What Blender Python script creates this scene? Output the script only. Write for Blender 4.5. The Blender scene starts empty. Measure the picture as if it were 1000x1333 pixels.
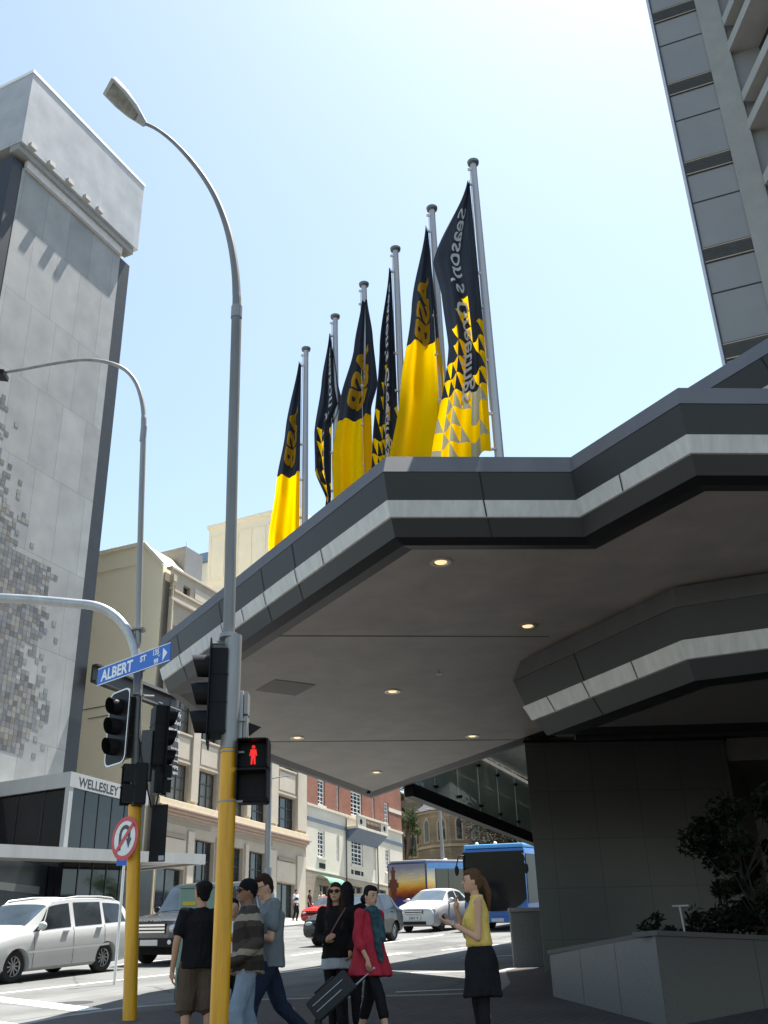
import bpy, bmesh, math, random
from mathutils import Vector, Matrix, noise
random.seed(7)
PI=math.pi; D=math.radians
scn=bpy.context.scene; C=scn.collection
# ---------------------------------------------------------------- camera model (metres, z up, ground at the camera = 0)
f=1325.06; PT=D(26.297); RL=D(-1.77); EZ=1.62
c_,s_=math.cos(PT),math.sin(PT); cr,sr=math.cos(RL),math.sin(RL)
CR=Vector((cr,-sr*s_,sr*c_)); CU=Vector((-sr,-cr*s_,cr*c_)); CF=Vector((0,c_,s_))
FY=D(25.1); LY=D(-32); CY=D(86)
SL=.105; KD=.08
def gz(y): return SL*y if y<100 else SL*100
def ray(x,y): return (x-500)*CR-(y-666.5)*CU+f*CF
def onY(x,y,Y): r=ray(x,y); t=Y/r.y; return Vector((r.x*t,Y,EZ+r.z*t))
def onZ(x,y,z): r=ray(x,y); t=(z-EZ)/r.z; return Vector((r.x*t,r.y*t,z))
def onG(x,y): r=ray(x,y); t=-EZ/(r.z-SL*r.y); return Vector((r.x*t,r.y*t,EZ+r.z*t))
def onR(x,y): r=ray(x,y); t=(-KD-EZ)/(r.z-SL*r.y); return Vector((r.x*t,r.y*t,EZ+r.z*t))
def onV(x,y,P,yaw):
    n=(math.cos(yaw),-math.sin(yaw)); r=ray(x,y)
    t=(P[0]*n[0]+P[1]*n[1])/(r.x*n[0]+r.y*n[1]); return Vector((r.x*t,r.y*t,EZ+r.z*t))
def dv(yaw): return Vector((math.sin(yaw),math.cos(yaw),0))
# ---------------------------------------------------------------- materials
MT={}
def mat(name,col,rough=.6,metal=0,var=.12,vs=2.5,bump=0,bs=30,spec=.5,coat=0,streak=False,trans=0):
    if name in MT: return MT[name]
    m=bpy.data.materials.new(name); m.use_nodes=True; nt=m.node_tree; N=nt.nodes; L=nt.links
    b=N['Principled BSDF']; b.inputs['Roughness'].default_value=rough; b.inputs['Metallic'].default_value=metal
    b.inputs['Specular IOR Level'].default_value=spec; b.inputs['Coat Weight'].default_value=coat
    tc=N.new('ShaderNodeNewGeometry')
    mp=N.new('ShaderNodeMapping'); L.new(tc.outputs['Position'],mp.inputs[0])
    if streak: mp.inputs['Scale'].default_value=(1,1,.08)
    if var>0:
        nz=N.new('ShaderNodeTexNoise'); nz.inputs['Scale'].default_value=vs; nz.inputs['Detail'].default_value=5; nz.inputs['Roughness'].default_value=.65
        L.new(mp.outputs[0],nz.inputs[0])
        mx=N.new('ShaderNodeMix'); mx.data_type='RGBA'
        mx.inputs[6].default_value=(*[v*(1-var) for v in col],1); mx.inputs[7].default_value=(*[min(1,v*(1+var)) for v in col],1)
        rp=N.new('ShaderNodeMapRange'); rp.inputs[1].default_value=.3; rp.inputs[2].default_value=.7
        L.new(nz.outputs[0],rp.inputs[0]); L.new(rp.outputs[0],mx.inputs[0]); L.new(mx.outputs[2],b.inputs['Base Color'])
    else: b.inputs['Base Color'].default_value=(*col,1)
    if bump>0:
        n2=N.new('ShaderNodeTexNoise'); n2.inputs['Scale'].default_value=bs; n2.inputs['Detail'].default_value=4
        L.new(tc.outputs['Position'],n2.inputs[0]); bp=N.new('ShaderNodeBump'); bp.inputs['Strength'].default_value=bump; bp.inputs['Distance'].default_value=.02
        L.new(n2.outputs[0],bp.inputs['Height']); L.new(bp.outputs[0],b.inputs['Normal'])
    if trans>0:
        tr=N.new('ShaderNodeBsdfTranslucent'); ms=N.new('ShaderNodeMixShader'); ms.inputs[0].default_value=trans
        if var>0: L.new(mx.outputs[2],tr.inputs[0])
        else: tr.inputs[0].default_value=(*col,1)
        L.new(b.outputs[0],ms.inputs[1]); L.new(tr.outputs[0],ms.inputs[2]); L.new(ms.outputs[0],N['Material Output'].inputs[0])
    MT[name]=m; return m
def brickmat(name,c1,c2,mortar,scale,bw=.5,rh=.25,yaw=0,ms=.02,bias=0,rough=.8,bump=.3,off=.5,noisev=.25,vert=True):
    """courses in a wall plane whose horizontal runs along yaw"""
    if name in MT: return MT[name]
    m=bpy.data.materials.new(name); m.use_nodes=True; nt=m.node_tree; N=nt.nodes; L=nt.links
    b=N['Principled BSDF']; b.inputs['Roughness'].default_value=rough
    g=N.new('ShaderNodeNewGeometry')
    cx=N.new('ShaderNodeCombineXYZ')
    if vert:
        d=N.new('ShaderNodeVectorMath'); d.operation='DOT_PRODUCT'; v=dv(yaw); d.inputs[1].default_value=v
        L.new(g.outputs['Position'],d.inputs[0]); sp=N.new('ShaderNodeSeparateXYZ'); L.new(g.outputs['Position'],sp.inputs[0])
        L.new(d.outputs['Value'],cx.inputs[0]); L.new(sp.outputs[2],cx.inputs[1])
    else:
        for i,yy in enumerate((yaw,yaw+PI/2)):
            d=N.new('ShaderNodeVectorMath'); d.operation='DOT_PRODUCT'; d.inputs[1].default_value=dv(yy)
            L.new(g.outputs['Position'],d.inputs[0]); L.new(d.outputs['Value'],cx.inputs[i])
    br=N.new('ShaderNodeTexBrick'); br.inputs['Color1'].default_value=(*c1,1); br.inputs['Color2'].default_value=(*c2,1); br.inputs['Mortar'].default_value=(*mortar,1)
    br.inputs['Scale'].default_value=scale; br.inputs['Mortar Size'].default_value=ms; br.inputs['Brick Width'].default_value=bw; br.inputs['Row Height'].default_value=rh; br.inputs['Bias'].default_value=bias; br.offset=off
    L.new(cx.outputs[0],br.inputs[0])
    nz=N.new('ShaderNodeTexNoise'); nz.inputs['Scale'].default_value=.8; nz.inputs['Detail'].default_value=6; L.new(g.outputs['Position'],nz.inputs[0])
    mx=N.new('ShaderNodeMix'); mx.data_type='RGBA'; mx.blend_type='MULTIPLY'; mx.inputs[0].default_value=1
    rp=N.new('ShaderNodeMapRange'); rp.inputs[1].default_value=.3; rp.inputs[2].default_value=.7; rp.inputs[3].default_value=1-noisev; rp.inputs[4].default_value=1
    L.new(nz.outputs[0],rp.inputs[0]); L.new(rp.outputs[0],mx.inputs[7]); L.new(br.outputs[0],mx.inputs[6]); L.new(mx.outputs[2],b.inputs['Base Color'])
    n3=N.new('ShaderNodeTexNoise'); n3.inputs['Scale'].default_value=60; L.new(g.outputs['Position'],n3.inputs[0])
    ad=N.new('ShaderNodeMath'); ad.operation='MULTIPLY_ADD'; ad.inputs[1].default_value=-1; L.new(br.outputs[1],ad.inputs[0]); L.new(n3.outputs[0],ad.inputs[2])
    bp=N.new('ShaderNodeBump'); bp.inputs['Strength'].default_value=bump; bp.inputs['Distance'].default_value=.01; L.new(ad.outputs[0],bp.inputs['Height']); L.new(bp.outputs[0],b.inputs['Normal'])
    MT[name]=m; return m
def emis(name,col,st):
    m=bpy.data.materials.new(name); m.use_nodes=True; b=m.node_tree.nodes['Principled BSDF']
    b.inputs['Base Color'].default_value=(*col,1); b.inputs['Emission Color'].default_value=(*col,1); b.inputs['Emission Strength'].default_value=st; MT[name]=m; return m
# ---------------------------------------------------------------- mesh builder
class MB:
    def __init__(s,T=None): s.v=[]; s.f=[]; s.m=[]; s.T=T or Matrix()
    def add(s,vs,fs,mi=0):
        b=len(s.v); s.v+=[s.T@Vector(v) for v in vs]; s.f+=[tuple(i+b for i in q) for q in fs]; s.m+=[mi]*len(fs); return s
    def box(s,x0,x1,y0,y1,z0,z1,mi=0):
        return s.add([(x0,y0,z0),(x1,y0,z0),(x1,y1,z0),(x0,y1,z0),(x0,y0,z1),(x1,y0,z1),(x1,y1,z1),(x0,y1,z1)],[(0,3,2,1),(4,5,6,7),(0,1,5,4),(1,2,6,5),(2,3,7,6),(3,0,4,7)],mi)
    def obox(s,c,ax,ay,az,mi=0):
        c=Vector(c); ax,ay,az=Vector(ax),Vector(ay),Vector(az)
        vs=[c+i*ax+j*ay+k*az for k in(-1,1) for i,j in((-1,-1),(1,-1),(1,1),(-1,1))]
        return s.add(vs,[(0,3,2,1),(4,5,6,7),(0,1,5,4),(1,2,6,5),(2,3,7,6),(3,0,4,7)],mi)
    def bar(s,p,q,w,h,mi=0,up=(0,0,1)):
        p,q=Vector(p),Vector(q); d=q-p; a=d.cross(Vector(up)).normalized(); b=a.cross(d).normalized()
        return s.obox((p+q)/2,d/2,a*w/2,b*h/2,mi)
    def prism(s,pts,z0,z1,mi=0):
        n=len(pts); vs=[(p[0],p[1],z0) for p in pts]+[(p[0],p[1],z1) for p in pts]
        return s.add(vs,[tuple(range(n))[::-1],tuple(range(n,2*n))]+[(i,(i+1)%n,n+(i+1)%n,n+i) for i in range(n)],mi)
    def ext(s,pts,vec,mi=0):
        n=len(pts); vec=Vector(vec); vs=[Vector(p) for p in pts]; vs+=[v+vec for v in vs]
        return s.add(vs,[tuple(range(n))[::-1],tuple(range(n,2*n))]+[(i,(i+1)%n,n+(i+1)%n,n+i) for i in range(n)],mi)
    def tube(s,pts,rs,n=12,mi=0,caps=True,sx=1,up=None):
        pts=[Vector(p) for p in pts]
        if not hasattr(rs,'__len__'): rs=[rs]*len(pts)
        vs=[];fs=[]; a=None
        for i,p in enumerate(pts):
            d=(pts[min(i+1,len(pts)-1)]-pts[max(i-1,0)]).normalized()
            if a is None:
                a=(Vector(up) if up else (Vector((1,0,0)) if abs(d.z)>.9 else Vector((0,0,1))))
            a=(a-a.dot(d)*d).normalized(); b=d.cross(a)
            for k in range(n):
                t=2*PI*k/n; vs.append(p+rs[i]*(math.cos(t)*a*sx+math.sin(t)*b))
        for i in range(len(pts)-1):
            for k in range(n): fs.append((i*n+k,i*n+(k+1)%n,(i+1)*n+(k+1)%n,(i+1)*n+k))
        if caps: fs.append(tuple(range(n))[::-1]); fs.append(tuple((len(pts)-1)*n+k for k in range(n)))
        return s.add(vs,fs,mi)
    def cyl(s,p,q,r,n=16,mi=0,r2=None): return s.tube([p,q],[r,r if r2 is None else r2],n,mi)
    def ell(s,c,r,n=14,m=9,mi=0,R=None):
        c=Vector(c); r=r if hasattr(r,'__len__') else (r,r,r); R=R or Matrix.Identity(3); vs=[];fs=[]
        for j in range(m+1):
            ph=PI*j/m
            for i in range(n):
                t=2*PI*i/n; vs.append(c+R@Vector((r[0]*math.sin(ph)*math.cos(t),r[1]*math.sin(ph)*math.sin(t),r[2]*math.cos(ph))))
        for j in range(m):
            for i in range(n): fs.append((j*n+i,(j+1)*n+i,(j+1)*n+(i+1)%n,j*n+(i+1)%n))
        return s.add(vs,fs,mi)
    def cap(s,p,q,r1,r2,n=12,mi=0,fl=1,up=None):
        """tapered capsule"""
        p,q=Vector(p),Vector(q); d=(q-p).normalized()
        pts=[p-d*r1*.95,p-d*r1*.7,p-d*r1*.35,p,q,q+d*r2*.35,q+d*r2*.7,q+d*r2*.95]; rs=[r1*.3,r1*.71,r1*.94,r1,r2,r2*.94,r2*.71,r2*.3]
        return s.tube(pts,rs,n,mi,sx=fl,up=up)
    def build(s,name,mats,parent=None,smooth=0,bevel=0,weld=False,split=False):
        if split:
            n=len(s.v); pr=list(range(n))
            def fd(i):
                while pr[i]!=i: pr[i]=pr[pr[i]]; i=pr[i]
                return i
            for q in s.f:
                for i in q[1:]: pr[fd(i)]=fd(q[0])
            isl={}
            for q,m in zip(s.f,s.m): isl.setdefault(fd(q[0]),[]).append((q,m))
            out=[]
            for fl in isl.values():
                c=MB(); mp={}
                for q,m in fl:
                    for i in q:
                        if i not in mp: mp[i]=len(c.v); c.v.append(s.v[i])
                    c.f.append(tuple(mp[i] for i in q)); c.m.append(m)
                out.append(c.build(name,mats,parent,smooth,bevel,weld))
            return out[0]
        if not isinstance(mats,(list,tuple)): mats=[mats]
        me=bpy.data.meshes.new(name); 
        o0=parent_loc(parent)
        me.from_pydata([v-o0 for v in s.v],[],s.f); me.polygons.foreach_set('material_index',s.m)
        for m in mats: me.materials.append(m)
        if weld or bevel:
            bm=bmesh.new(); bm.from_mesh(me); bmesh.ops.remove_doubles(bm,verts=bm.verts,dist=1e-5)
            if bevel: bmesh.ops.bevel(bm,geom=[e for e in bm.edges if len(e.link_faces)==2 and e.calc_face_angle(0)>.5],offset=bevel,segments=2,affect='EDGES',profile=.6,clamp_overlap=True)
            bmesh.ops.recalc_face_normals(bm,faces=bm.faces); bm.to_mesh(me); bm.free()
        me.update()
        if smooth:
            me.shade_smooth(); me.set_sharp_from_angle(angle=D(smooth))
        ob=bpy.data.objects.new(name,me); C.objects.link(ob)
        if parent is not None: ob.parent=parent
        return ob
def parent_loc(p):
    l=Vector((0,0,0))
    while p is not None: l+=p.location; p=p.parent
    return l
def thing(name,label,cat,loc,group=None):
    o=bpy.data.objects.new(name,None); C.objects.link(o); o.location=loc; o.empty_display_size=.3
    return tag(o,label,cat,group)
def tag(o,label,cat,group=None):
    o['label']=label; o['category']=cat
    if group: o['group']=group
    return o
def struct(o,kind='structure'): o['kind']=kind; return o
def frame(o,yaw_x,z=0):
    """local x along yaw_x, local y = left of it, z up"""
    x=dv(yaw_x); y=Vector((-x.y,x.x,0)); o=Vector(o)
    return Matrix(((x.x,y.x,0,o.x),(x.y,y.y,0,o.y),(0,0,1,o.z+z),(0,0,0,1)))
def text_mesh(body,size,bold=0,res=3,align='LEFT',shear=0):
    cu=bpy.data.curves.new('t','FONT'); cu.body=body; cu.size=size; cu.offset=bold; cu.resolution_u=res; cu.align_x=align; cu.shear=shear
    o=bpy.data.objects.new('t',cu); me=bpy.data.meshes.new_from_object(o); bpy.data.objects.remove(o)
    bm=bmesh.new(); bm.from_mesh(me); bmesh.ops.triangulate(bm,faces=bm.faces)
    vs=[v.co.copy() for v in bm.verts]; fs=[tuple(v.index for v in q.verts) for q in bm.faces]; bm.free(); return vs,fs
def put_text(body,size,o,ex,ey,name,m,parent,bold=0,align='LEFT',sx=1,fit=None):
    vs,fs=text_mesh(body,size,bold,align=align)
    if fit: sx=fit/(max(v.x for v in vs)-min(v.x for v in vs))
    o,ex,ey=Vector(o),Vector(ex).normalized(),Vector(ey).normalized()
    b=MB(); b.add([o+ex*v.x*sx+ey*v.y for v in vs],fs); return b.build(name,m,parent)
# ---------------------------------------------------------------- common materials
dark_panel=mat('charcoal_panel',(.020,.020,.021),.45,.3,.12,1.2,streak=True)
band_m=mat('ribbed_silver_band',(.50,.49,.47),.5,.15,.14,9,streak=True)
cap_m=mat('grey_metal_capping',(.105,.105,.11),.5,.2,.1,2,streak=True)
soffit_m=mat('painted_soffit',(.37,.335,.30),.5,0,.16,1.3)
black_m=mat('black_plastic',(.012,.012,.013),.4,0,.1)
blackmat=mat('matt_black',(.01,.01,.011),.9,0,0)
galv=mat('galvanised_steel',(.25,.25,.245),.5,.3,.22,6,streak=True)
galv_d=mat('weathered_steel',(.17,.17,.165),.55,.25,.25,6,streak=True)
yellow_m=mat('yellow_pole_paint',(.64,.31,.004),.42,0,.28,9,streak=True,bump=.08,bs=40)
white_m=mat('white_paint',(.75,.75,.73),.5,0,.05)
glass_d=mat('dark_window_glass',(.02,.024,.028),.06,0,.9,.8,spec=.6)
glass_c=mat('curtained_window',(.11,.10,.085),.25,0,.6,2.5,streak=True)
glass_b=mat('blueish_window_glass',(.05,.07,.09),.08,0,.4,.5,spec=.7)
chrome=mat('chrome',(.6,.6,.6),.15,1,.05)
rubber=mat('tyre_rubber',(.015,.015,.015),.85,0,.1)
asphalt=mat('asphalt',(.125,.127,.122),.9,0,.26,.55,bump=.5,bs=60)
def worn(m):
    nt=m.node_tree; N=nt.nodes; L=nt.links; b=N['Principled BSDF']; src=b.inputs['Base Color'].links[0].from_socket
    g=N.new('ShaderNodeNewGeometry'); cx=N.new('ShaderNodeCombineXYZ')
    for i,(v,sc) in enumerate(((Vector((math.cos(FY),-math.sin(FY),0)),.9),(dv(FY),.05))):
        d=N.new('ShaderNodeVectorMath'); d.operation='DOT_PRODUCT'; d.inputs[1].default_value=v*sc; L.new(g.outputs['Position'],d.inputs[0]); L.new(d.outputs['Value'],cx.inputs[i])
    n=N.new('ShaderNodeTexNoise'); n.inputs['Scale'].default_value=1.0; n.inputs['Detail'].default_value=3; L.new(cx.outputs[0],n.inputs[0])
    r1=N.new('ShaderNodeMapRange'); r1.inputs[1].default_value=.35; r1.inputs[2].default_value=.65; r1.inputs[3].default_value=.78; r1.inputs[4].default_value=1.12; L.new(n.outputs[0],r1.inputs[0])
    vo=N.new('ShaderNodeTexVoronoi'); vo.feature='DISTANCE_TO_EDGE'; vo.inputs['Scale'].default_value=.33
    n2=N.new('ShaderNodeTexNoise'); n2.inputs['Scale'].default_value=2; n2.inputs['Detail'].default_value=5; L.new(g.outputs['Position'],n2.inputs[0])
    ad=N.new('ShaderNodeMix'); ad.data_type='VECTOR'; ad.inputs[0].default_value=.25; L.new(g.outputs['Position'],ad.inputs[4]); L.new(n2.outputs[1],ad.inputs[5]); L.new(ad.outputs[1],vo.inputs[0])
    r2=N.new('ShaderNodeMapRange'); r2.inputs[1].default_value=.0; r2.inputs[2].default_value=.012; r2.inputs[3].default_value=.45; r2.inputs[4].default_value=1; L.new(vo.outputs[0],r2.inputs[0])
    mm=N.new('ShaderNodeMath'); mm.operation='MULTIPLY'; L.new(r1.outputs[0],mm.inputs[0]); L.new(r2.outputs[0],mm.inputs[1])
    mx=N.new('ShaderNodeMix'); mx.data_type='RGBA'; mx.blend_type='MULTIPLY'; mx.inputs[0].default_value=1; L.new(src,mx.inputs[6]); L.new(mm.outputs[0],mx.inputs[7]); L.new(mx.outputs[2],b.inputs['Base Color'])
worn(asphalt)
paint_w=mat('road_paint',(.70,.70,.67),.8,0,.15,8)
def leaf_mat(n,c,tr=.35): return mat(n,c,.75,0,.45,1.5,trans=tr,spec=.15)
# ================================================================ SETTING
b=MB()
ys=[-90,-40,0,40,80,100,160,420]
vs=[];fs=[]
for i,y in enumerate(ys):
    for x in (-300,-60,0,60,300): vs.append((x,y,gz(y)-KD))
for i in range(len(ys)-1):
    for k in range(4): fs.append((i*5+k,i*5+k+1,(i+1)*5+k+1,(i+1)*5+k))
b.add(vs,fs); struct(b.build('road',asphalt))
paver=brickmat('dark_clay_pavers',(.085,.072,.068),(.105,.09,.085),(.045,.04,.038),1,bw=.24,rh=.12,yaw=FY,ms=.006,vert=False,noisev=.4)
concp=brickmat('concrete_paving',(.30,.29,.27),(.34,.33,.30),(.16,.15,.14),1,bw=.9,rh=.9,yaw=FY,ms=.012,vert=False,off=0,noisev=.3)
kerbm=mat('kerb_stone',(.26,.255,.245),.8,0,.2,4)
def slab(name,pts,m,top=0.0,dep=.3):
    b=MB(); n=len(pts); vs=[(p[0],p[1],SL*p[1]+top) for p in pts]+[(p[0],p[1],SL*p[1]-dep) for p in pts]
    b.add(vs,[tuple(range(n)),tuple(range(n,2*n))[::-1]]+[((i+1)%n,i,n+i,n+(i+1)%n) for i in range(n)])
    return struct(b.build(name,m))
Fd=dv(FY); Nd=Vector((math.cos(FY),-math.sin(FY),0))
K0=Vector((2.0,22.4,0))
kpts=[(-6.4,-30),(-6.3,8),(-6.0,12.5),(-5.6,14.8),(-5.0,16.5),(-4.3,17.5),(-3.3,18.05),(-2,18.15),(1.1,18.1),(1.55,18.5),(1.8,19.6),(2.0,22.4)]+[tuple((K0+Fd*t)[:2]) for t in (20,60,80)]
slab('pavement',kpts+[(60,90),(60,-30)],paver,0)
# kerb strip
b=MB()
for i in range(len(kpts)-1):
    p,q=Vector((*kpts[i],0)),Vector((*kpts[i+1],0)); d=(q-p).normalized(); n=Vector((-d.y,d.x,0))
    if n.x>0 and d.y>.5: n=-n
    vs=[p+n*.02,q+n*.02,q-n*.15,p-n*.15]
    if i<7 or True:
        top=[Vector((v.x,v.y,SL*v.y+.004)) for v in vs]; bot=[Vector((v.x,v.y,SL*v.y-.2)) for v in vs]
        b.add(top+bot,[(0,1,2,3),(0,4,5,1),(1,5,6,2),(2,6,7,3),(3,7,4,0)])
struct(b.build('kerb',kerbm))
P0=Vector((-15.9,50.8,0))
def FP(u,off,z=0): return P0+Fd*u+Nd*off+Vector((0,0,z))
fk=[FP(u,7)[:2] for u in (-45,30,50)]; fk2=[FP(u,-1)[:2] for u in (50,30,-45)]
slab('far_pavement',fk+fk2,concp,0)
# road markings
b=MB()
def mark(p,q,w,px=True):
    if px: p,q=onG(*p),onG(*q)
    p,q=Vector((p[0],p[1],0)),Vector((q[0],q[1],0)); d=(q-p).normalized(); n=Vector((-d.y,d.x,0))*w/2
    b.add([Vector((v.x,v.y,SL*v.y-KD+.004)) for v in (p-n,q-n,q+n,p+n)],[(0,1,2,3)])
mark((-60,1294),(262,1259),.12); mark((149,1252),(300,1238),.10)
mark((-30,1291),(118,1308),.45); mark((-30,1321),(47,1331),.3)
mark((380,1240),(577,1214),.12); mark((505,1262),(640,1258),.10); mark((515,1285),(640,1280),.10)
mark((470,1243),(530,1236),.35); mark((575,1233),(690,1222),.12); mark((360,1262),(430,1253),.1)
mark((600,1243),(690,1238),.1)
for k in range(5): mark(FP(18+k*7,12)[:],FP(21+k*7,12)[:],.12,False)
struct(b.build('road_markings',paint_w))
b=MB()
for k in range(3):
    p=onG(545,1276); q=onG(572,1282); r_=onG(560,1270)
    if k==0: b.add([Vector((v.x,v.y,SL*v.y-KD+.009)) for v in (p,q,r_)],[(0,1,2)])
# road repairs and covers
b=MB(); pm=mat('asphalt_patch',(.075,.076,.075),.9,0,.2,3,bump=.4,bs=60)
def flat(pts,h,m,nm):
    b=MB(); b.add([Vector((x,y,SL*y-KD+h)) for x,y in pts],[tuple(range(len(pts)))]); return struct(b.build(nm,m))
for c,w,l in (((-3.0,24.5),.9,2.4),((-8.2,20.0),1.1,1.6),((1.0,34),1.2,4.0)):
    c=Vector((*c,0)); flat([tuple((c+Fd*a*l/2+Nd*e*w/2)[:2]) for a,e in ((-1,-1),(-1,1),(1,1),(1,-1))],.0025,pm,'road_patch')
for c in ((-5.6,19.4),(-1.2,29.5)):
    flat([(c[0]+.33*math.cos(k*PI/9),c[1]+.33*math.sin(k*PI/9)) for k in range(18)],.003,mat('cast_iron',(.045,.042,.04),.6,.5,.3,20),'manhole_cover')
# ================================================================ HOTEL ENTRANCE CANOPY
def offpath(path,e):
    out=[]
    for i,p in enumerate(path):
        ns=[]
        for j in (i-1,i):
            if 0<=j<len(path)-1:
                d=(Vector(path[j+1])-Vector(path[j])).normalized(); ns.append(Vector((d.y,-d.x)))
        if len(ns)==1: o=ns[0]
        else: o=(ns[0]+ns[1])/(1+ns[0].dot(ns[1]))
        out.append(Vector(p)+o*e)
    return out
def sweep0(path,prof,mi=0,b=None):
    b=b or MB(); rows=[[(q.x,q.y,z) for q in offpath(path,e)] for e,z in prof]; n=len(path)
    vs=[v for r in rows for v in r]; fs=[]
    for j in range(len(prof)-1):
        for i in range(n-1): fs.append((j*n+i,j*n+i+1,(j+1)*n+i+1,(j+1)*n+i))
    return b.add(vs,fs,mi)
PA=(.22,11.43); PBp=(2.55,11.59); PC=(3.53,10.06); PD=(15,10.86); PZ=(-3.72,17.52)
PE=Vector((-.56,27.41)); PM=(PE.x-5.7*.424,PE.y-5.7*.906); 
path=[(15,24.6),(4.75,24.6),(3.2,21.45),tuple(PE),PM,PZ,PA,PBp,PC,PD]
can=thing('entrance_canopy','angular charcoal hotel canopy with silver stripe and downlights over the pavement','canopy',(3,15,6.8))
Z=6.8
def fascia_set(path,Z,parent,seams=(),k=1.0,ke=1.0):
    sweep=lambda p,prof:sweep0(p,[(e*ke,Z+(z-Z)*k) for e,z in prof])
    lo=sweep(path,[(-.25,Z+.05),(0,Z),(.18,Z+.03),(.262,Z+.245)]); lo.build('lower_fascia_panel',dark_panel,parent)
    bd=sweep(path,[(.262,Z+.247),(.285,Z+.255),(.345,Z+.452),(.325,Z+.46)]); bd.build('silver_stripe',band_m,parent)
    up=sweep(path,[(.325,Z+.462),(.40,Z+.81)]); up.build('upper_fascia_panel',dark_panel,parent)
    cp=sweep(path,[(.40,Z+.812),(.41,Z+.815),(.33,Z+1.07),(-.5,Z+1.07)]); cp.build('capping',cap_m,parent)
    sb=MB()
    for (i,t,kind) in seams:
        for prof in ([(.182,Z+.03),(.264,Z+.245)],[(.29,Z+.256),(.349,Z+.45)],[(.327,Z+.462),(.402,Z+.81)]):
            if kind==1 and prof[0][0]!=.29: continue
            prof=[(e*ke,Z+(z-Z)*k) for e,z in prof]; rows=[offpath(path,e+.004) for e,z in prof]; vs=[]
            for r,(e,z) in zip(rows,prof):
                p=r[i].lerp(r[i+1],t); d=(r[i+1]-r[i]).normalized()*.008
                vs+=[(p.x-d.x,p.y-d.y,z),(p.x+d.x,p.y+d.y,z)]
            sb.add(vs,[(0,1,3,2)])
    sb.build('panel_joint',blackmat,parent,split=True)
fascia_set(path,Z,can,[(5,.12,0),(5,.35,0),(5,.55,0),(5,.68,0),(5,.78,1),(5,.45,1),(6,.51,0),(7,.42,1),(8,.2,1)])
b=MB(); b.prism([p for p in offpath(path,-.02)][::1],Z+.045,Z+.09); b.build('soffit',soffit_m,can)
b=MB(); b.prism(offpath(path,-.3),Z+.95,Z+1.055); b.build('roof_deck',cap_m,can)
b=MB()
for p,q in (((352,828),(715,829)),((340,966),(700,963))):
    P,Q=onZ(*p,Z+.04),onZ(*q,Z+.04); b.bar((P.x,P.y,Z+.043),(Q.x,Q.y,Z+.043),.03,.008)
b.build('soffit_joint',mat('soffit_joint_grey',(.12,.11,.10),.8,0,0),can,split=True)
b=MB(); h=[onZ(x,y,Z+.02) for x,y in ((333,900),(358,886),(411,893),(385,907))]
b.prism([(p.x,p.y) for p in h],Z+.035,Z+.044); b.build('access_hatch',mat('hatch_grey',(.20,.185,.17),.6,0,.05),can)
bulb=emis('downlight_bulb',(1,.72,.38),.38)
ringm=mat('downlight_ring',(.55,.5,.42),.3,.7,0)
for k,(x,y) in enumerate(((574,733),(687,816),(511,901),(387,961),(490,1006),(615,959))):
    p=onZ(x,y,Z+.03); b=MB(); n=24
    r0,r1=.10,.145
    vs=[(p.x+r*math.cos(2*PI*i/n),p.y+r*math.sin(2*PI*i/n),z) for r,z in ((r1,Z+.046),(r1,Z+.03),(r0,Z+.03),(r0*.9,Z+.044)) for i in range(n)]
    b.add(vs,[(j*n+i,j*n+(i+1)%n,(j+1)*n+(i+1)%n,(j+1)*n+i) for j in range(3) for i in range(n)])
    d=b.build('downlight',ringm,can,smooth=40)
    b=MB(); b.ell((p.x,p.y,Z+.045),(.082,.082,.022),16,6); b.build('bulb',bulb,d,smooth=60)
p=onZ(571,873,Z+.03); b=MB(); b.cyl((p.x,p.y,Z-.02),(p.x,p.y,Z+.045),.015); b.cyl((p.x,p.y,Z-.03),(p.x,p.y,Z-.015),.045); b.build('sprinkler_head',chrome,can)
p=onZ(480,1031,Z+.03); b=MB(); b.cyl((p.x,p.y,Z-.01),(p.x,p.y,Z+.045),.05); b.build('sensor',black_m,can)
# ---- lower bulkhead over the entrance
Z2=5.47
tb0=onZ(712.7,958,Z2+.03); tb1=onZ(904.8,887,Z2+.03); tb2=onZ(1000,875,Z2+.03)
dA=(tb1-tb0).normalized(); dB=(tb2-tb1).normalized(); n1_=Vector((dA.y,-dA.x,0)); n2_=Vector((dB.y,-dB.x,0))
c1b=tb1-(n1_+n2_)/(1+n1_.dot(n2_))*.2; nT=Vector((0,1,0)); c0b=tb0-(n1_+nT)/(1+n1_.dot(nT))*.2
yb2=c0b.y; e2=c1b+dB*8
pth2=[(13,yb2+.05),(c0b.x,yb2),tuple(c1b[:2]),tuple(e2[:2])]
blk=thing('entrance_bulkhead','lower charcoal bulkhead with silver stripe, hanging under the big canopy','bulkhead',(6,15,Z2))
fascia_set(pth2,Z2,blk,[(1,.42,0),(1,.72,1),(1,.18,1)],1.24,1.12)
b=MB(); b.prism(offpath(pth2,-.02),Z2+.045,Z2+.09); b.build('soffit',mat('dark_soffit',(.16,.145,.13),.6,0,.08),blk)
b=MB(); b.box(c0b.x+.1,13,yb2+.24,yb2+.34,Z2-.03,Z2+1.2); b.build('edge_beam',black_m,blk)
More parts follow.
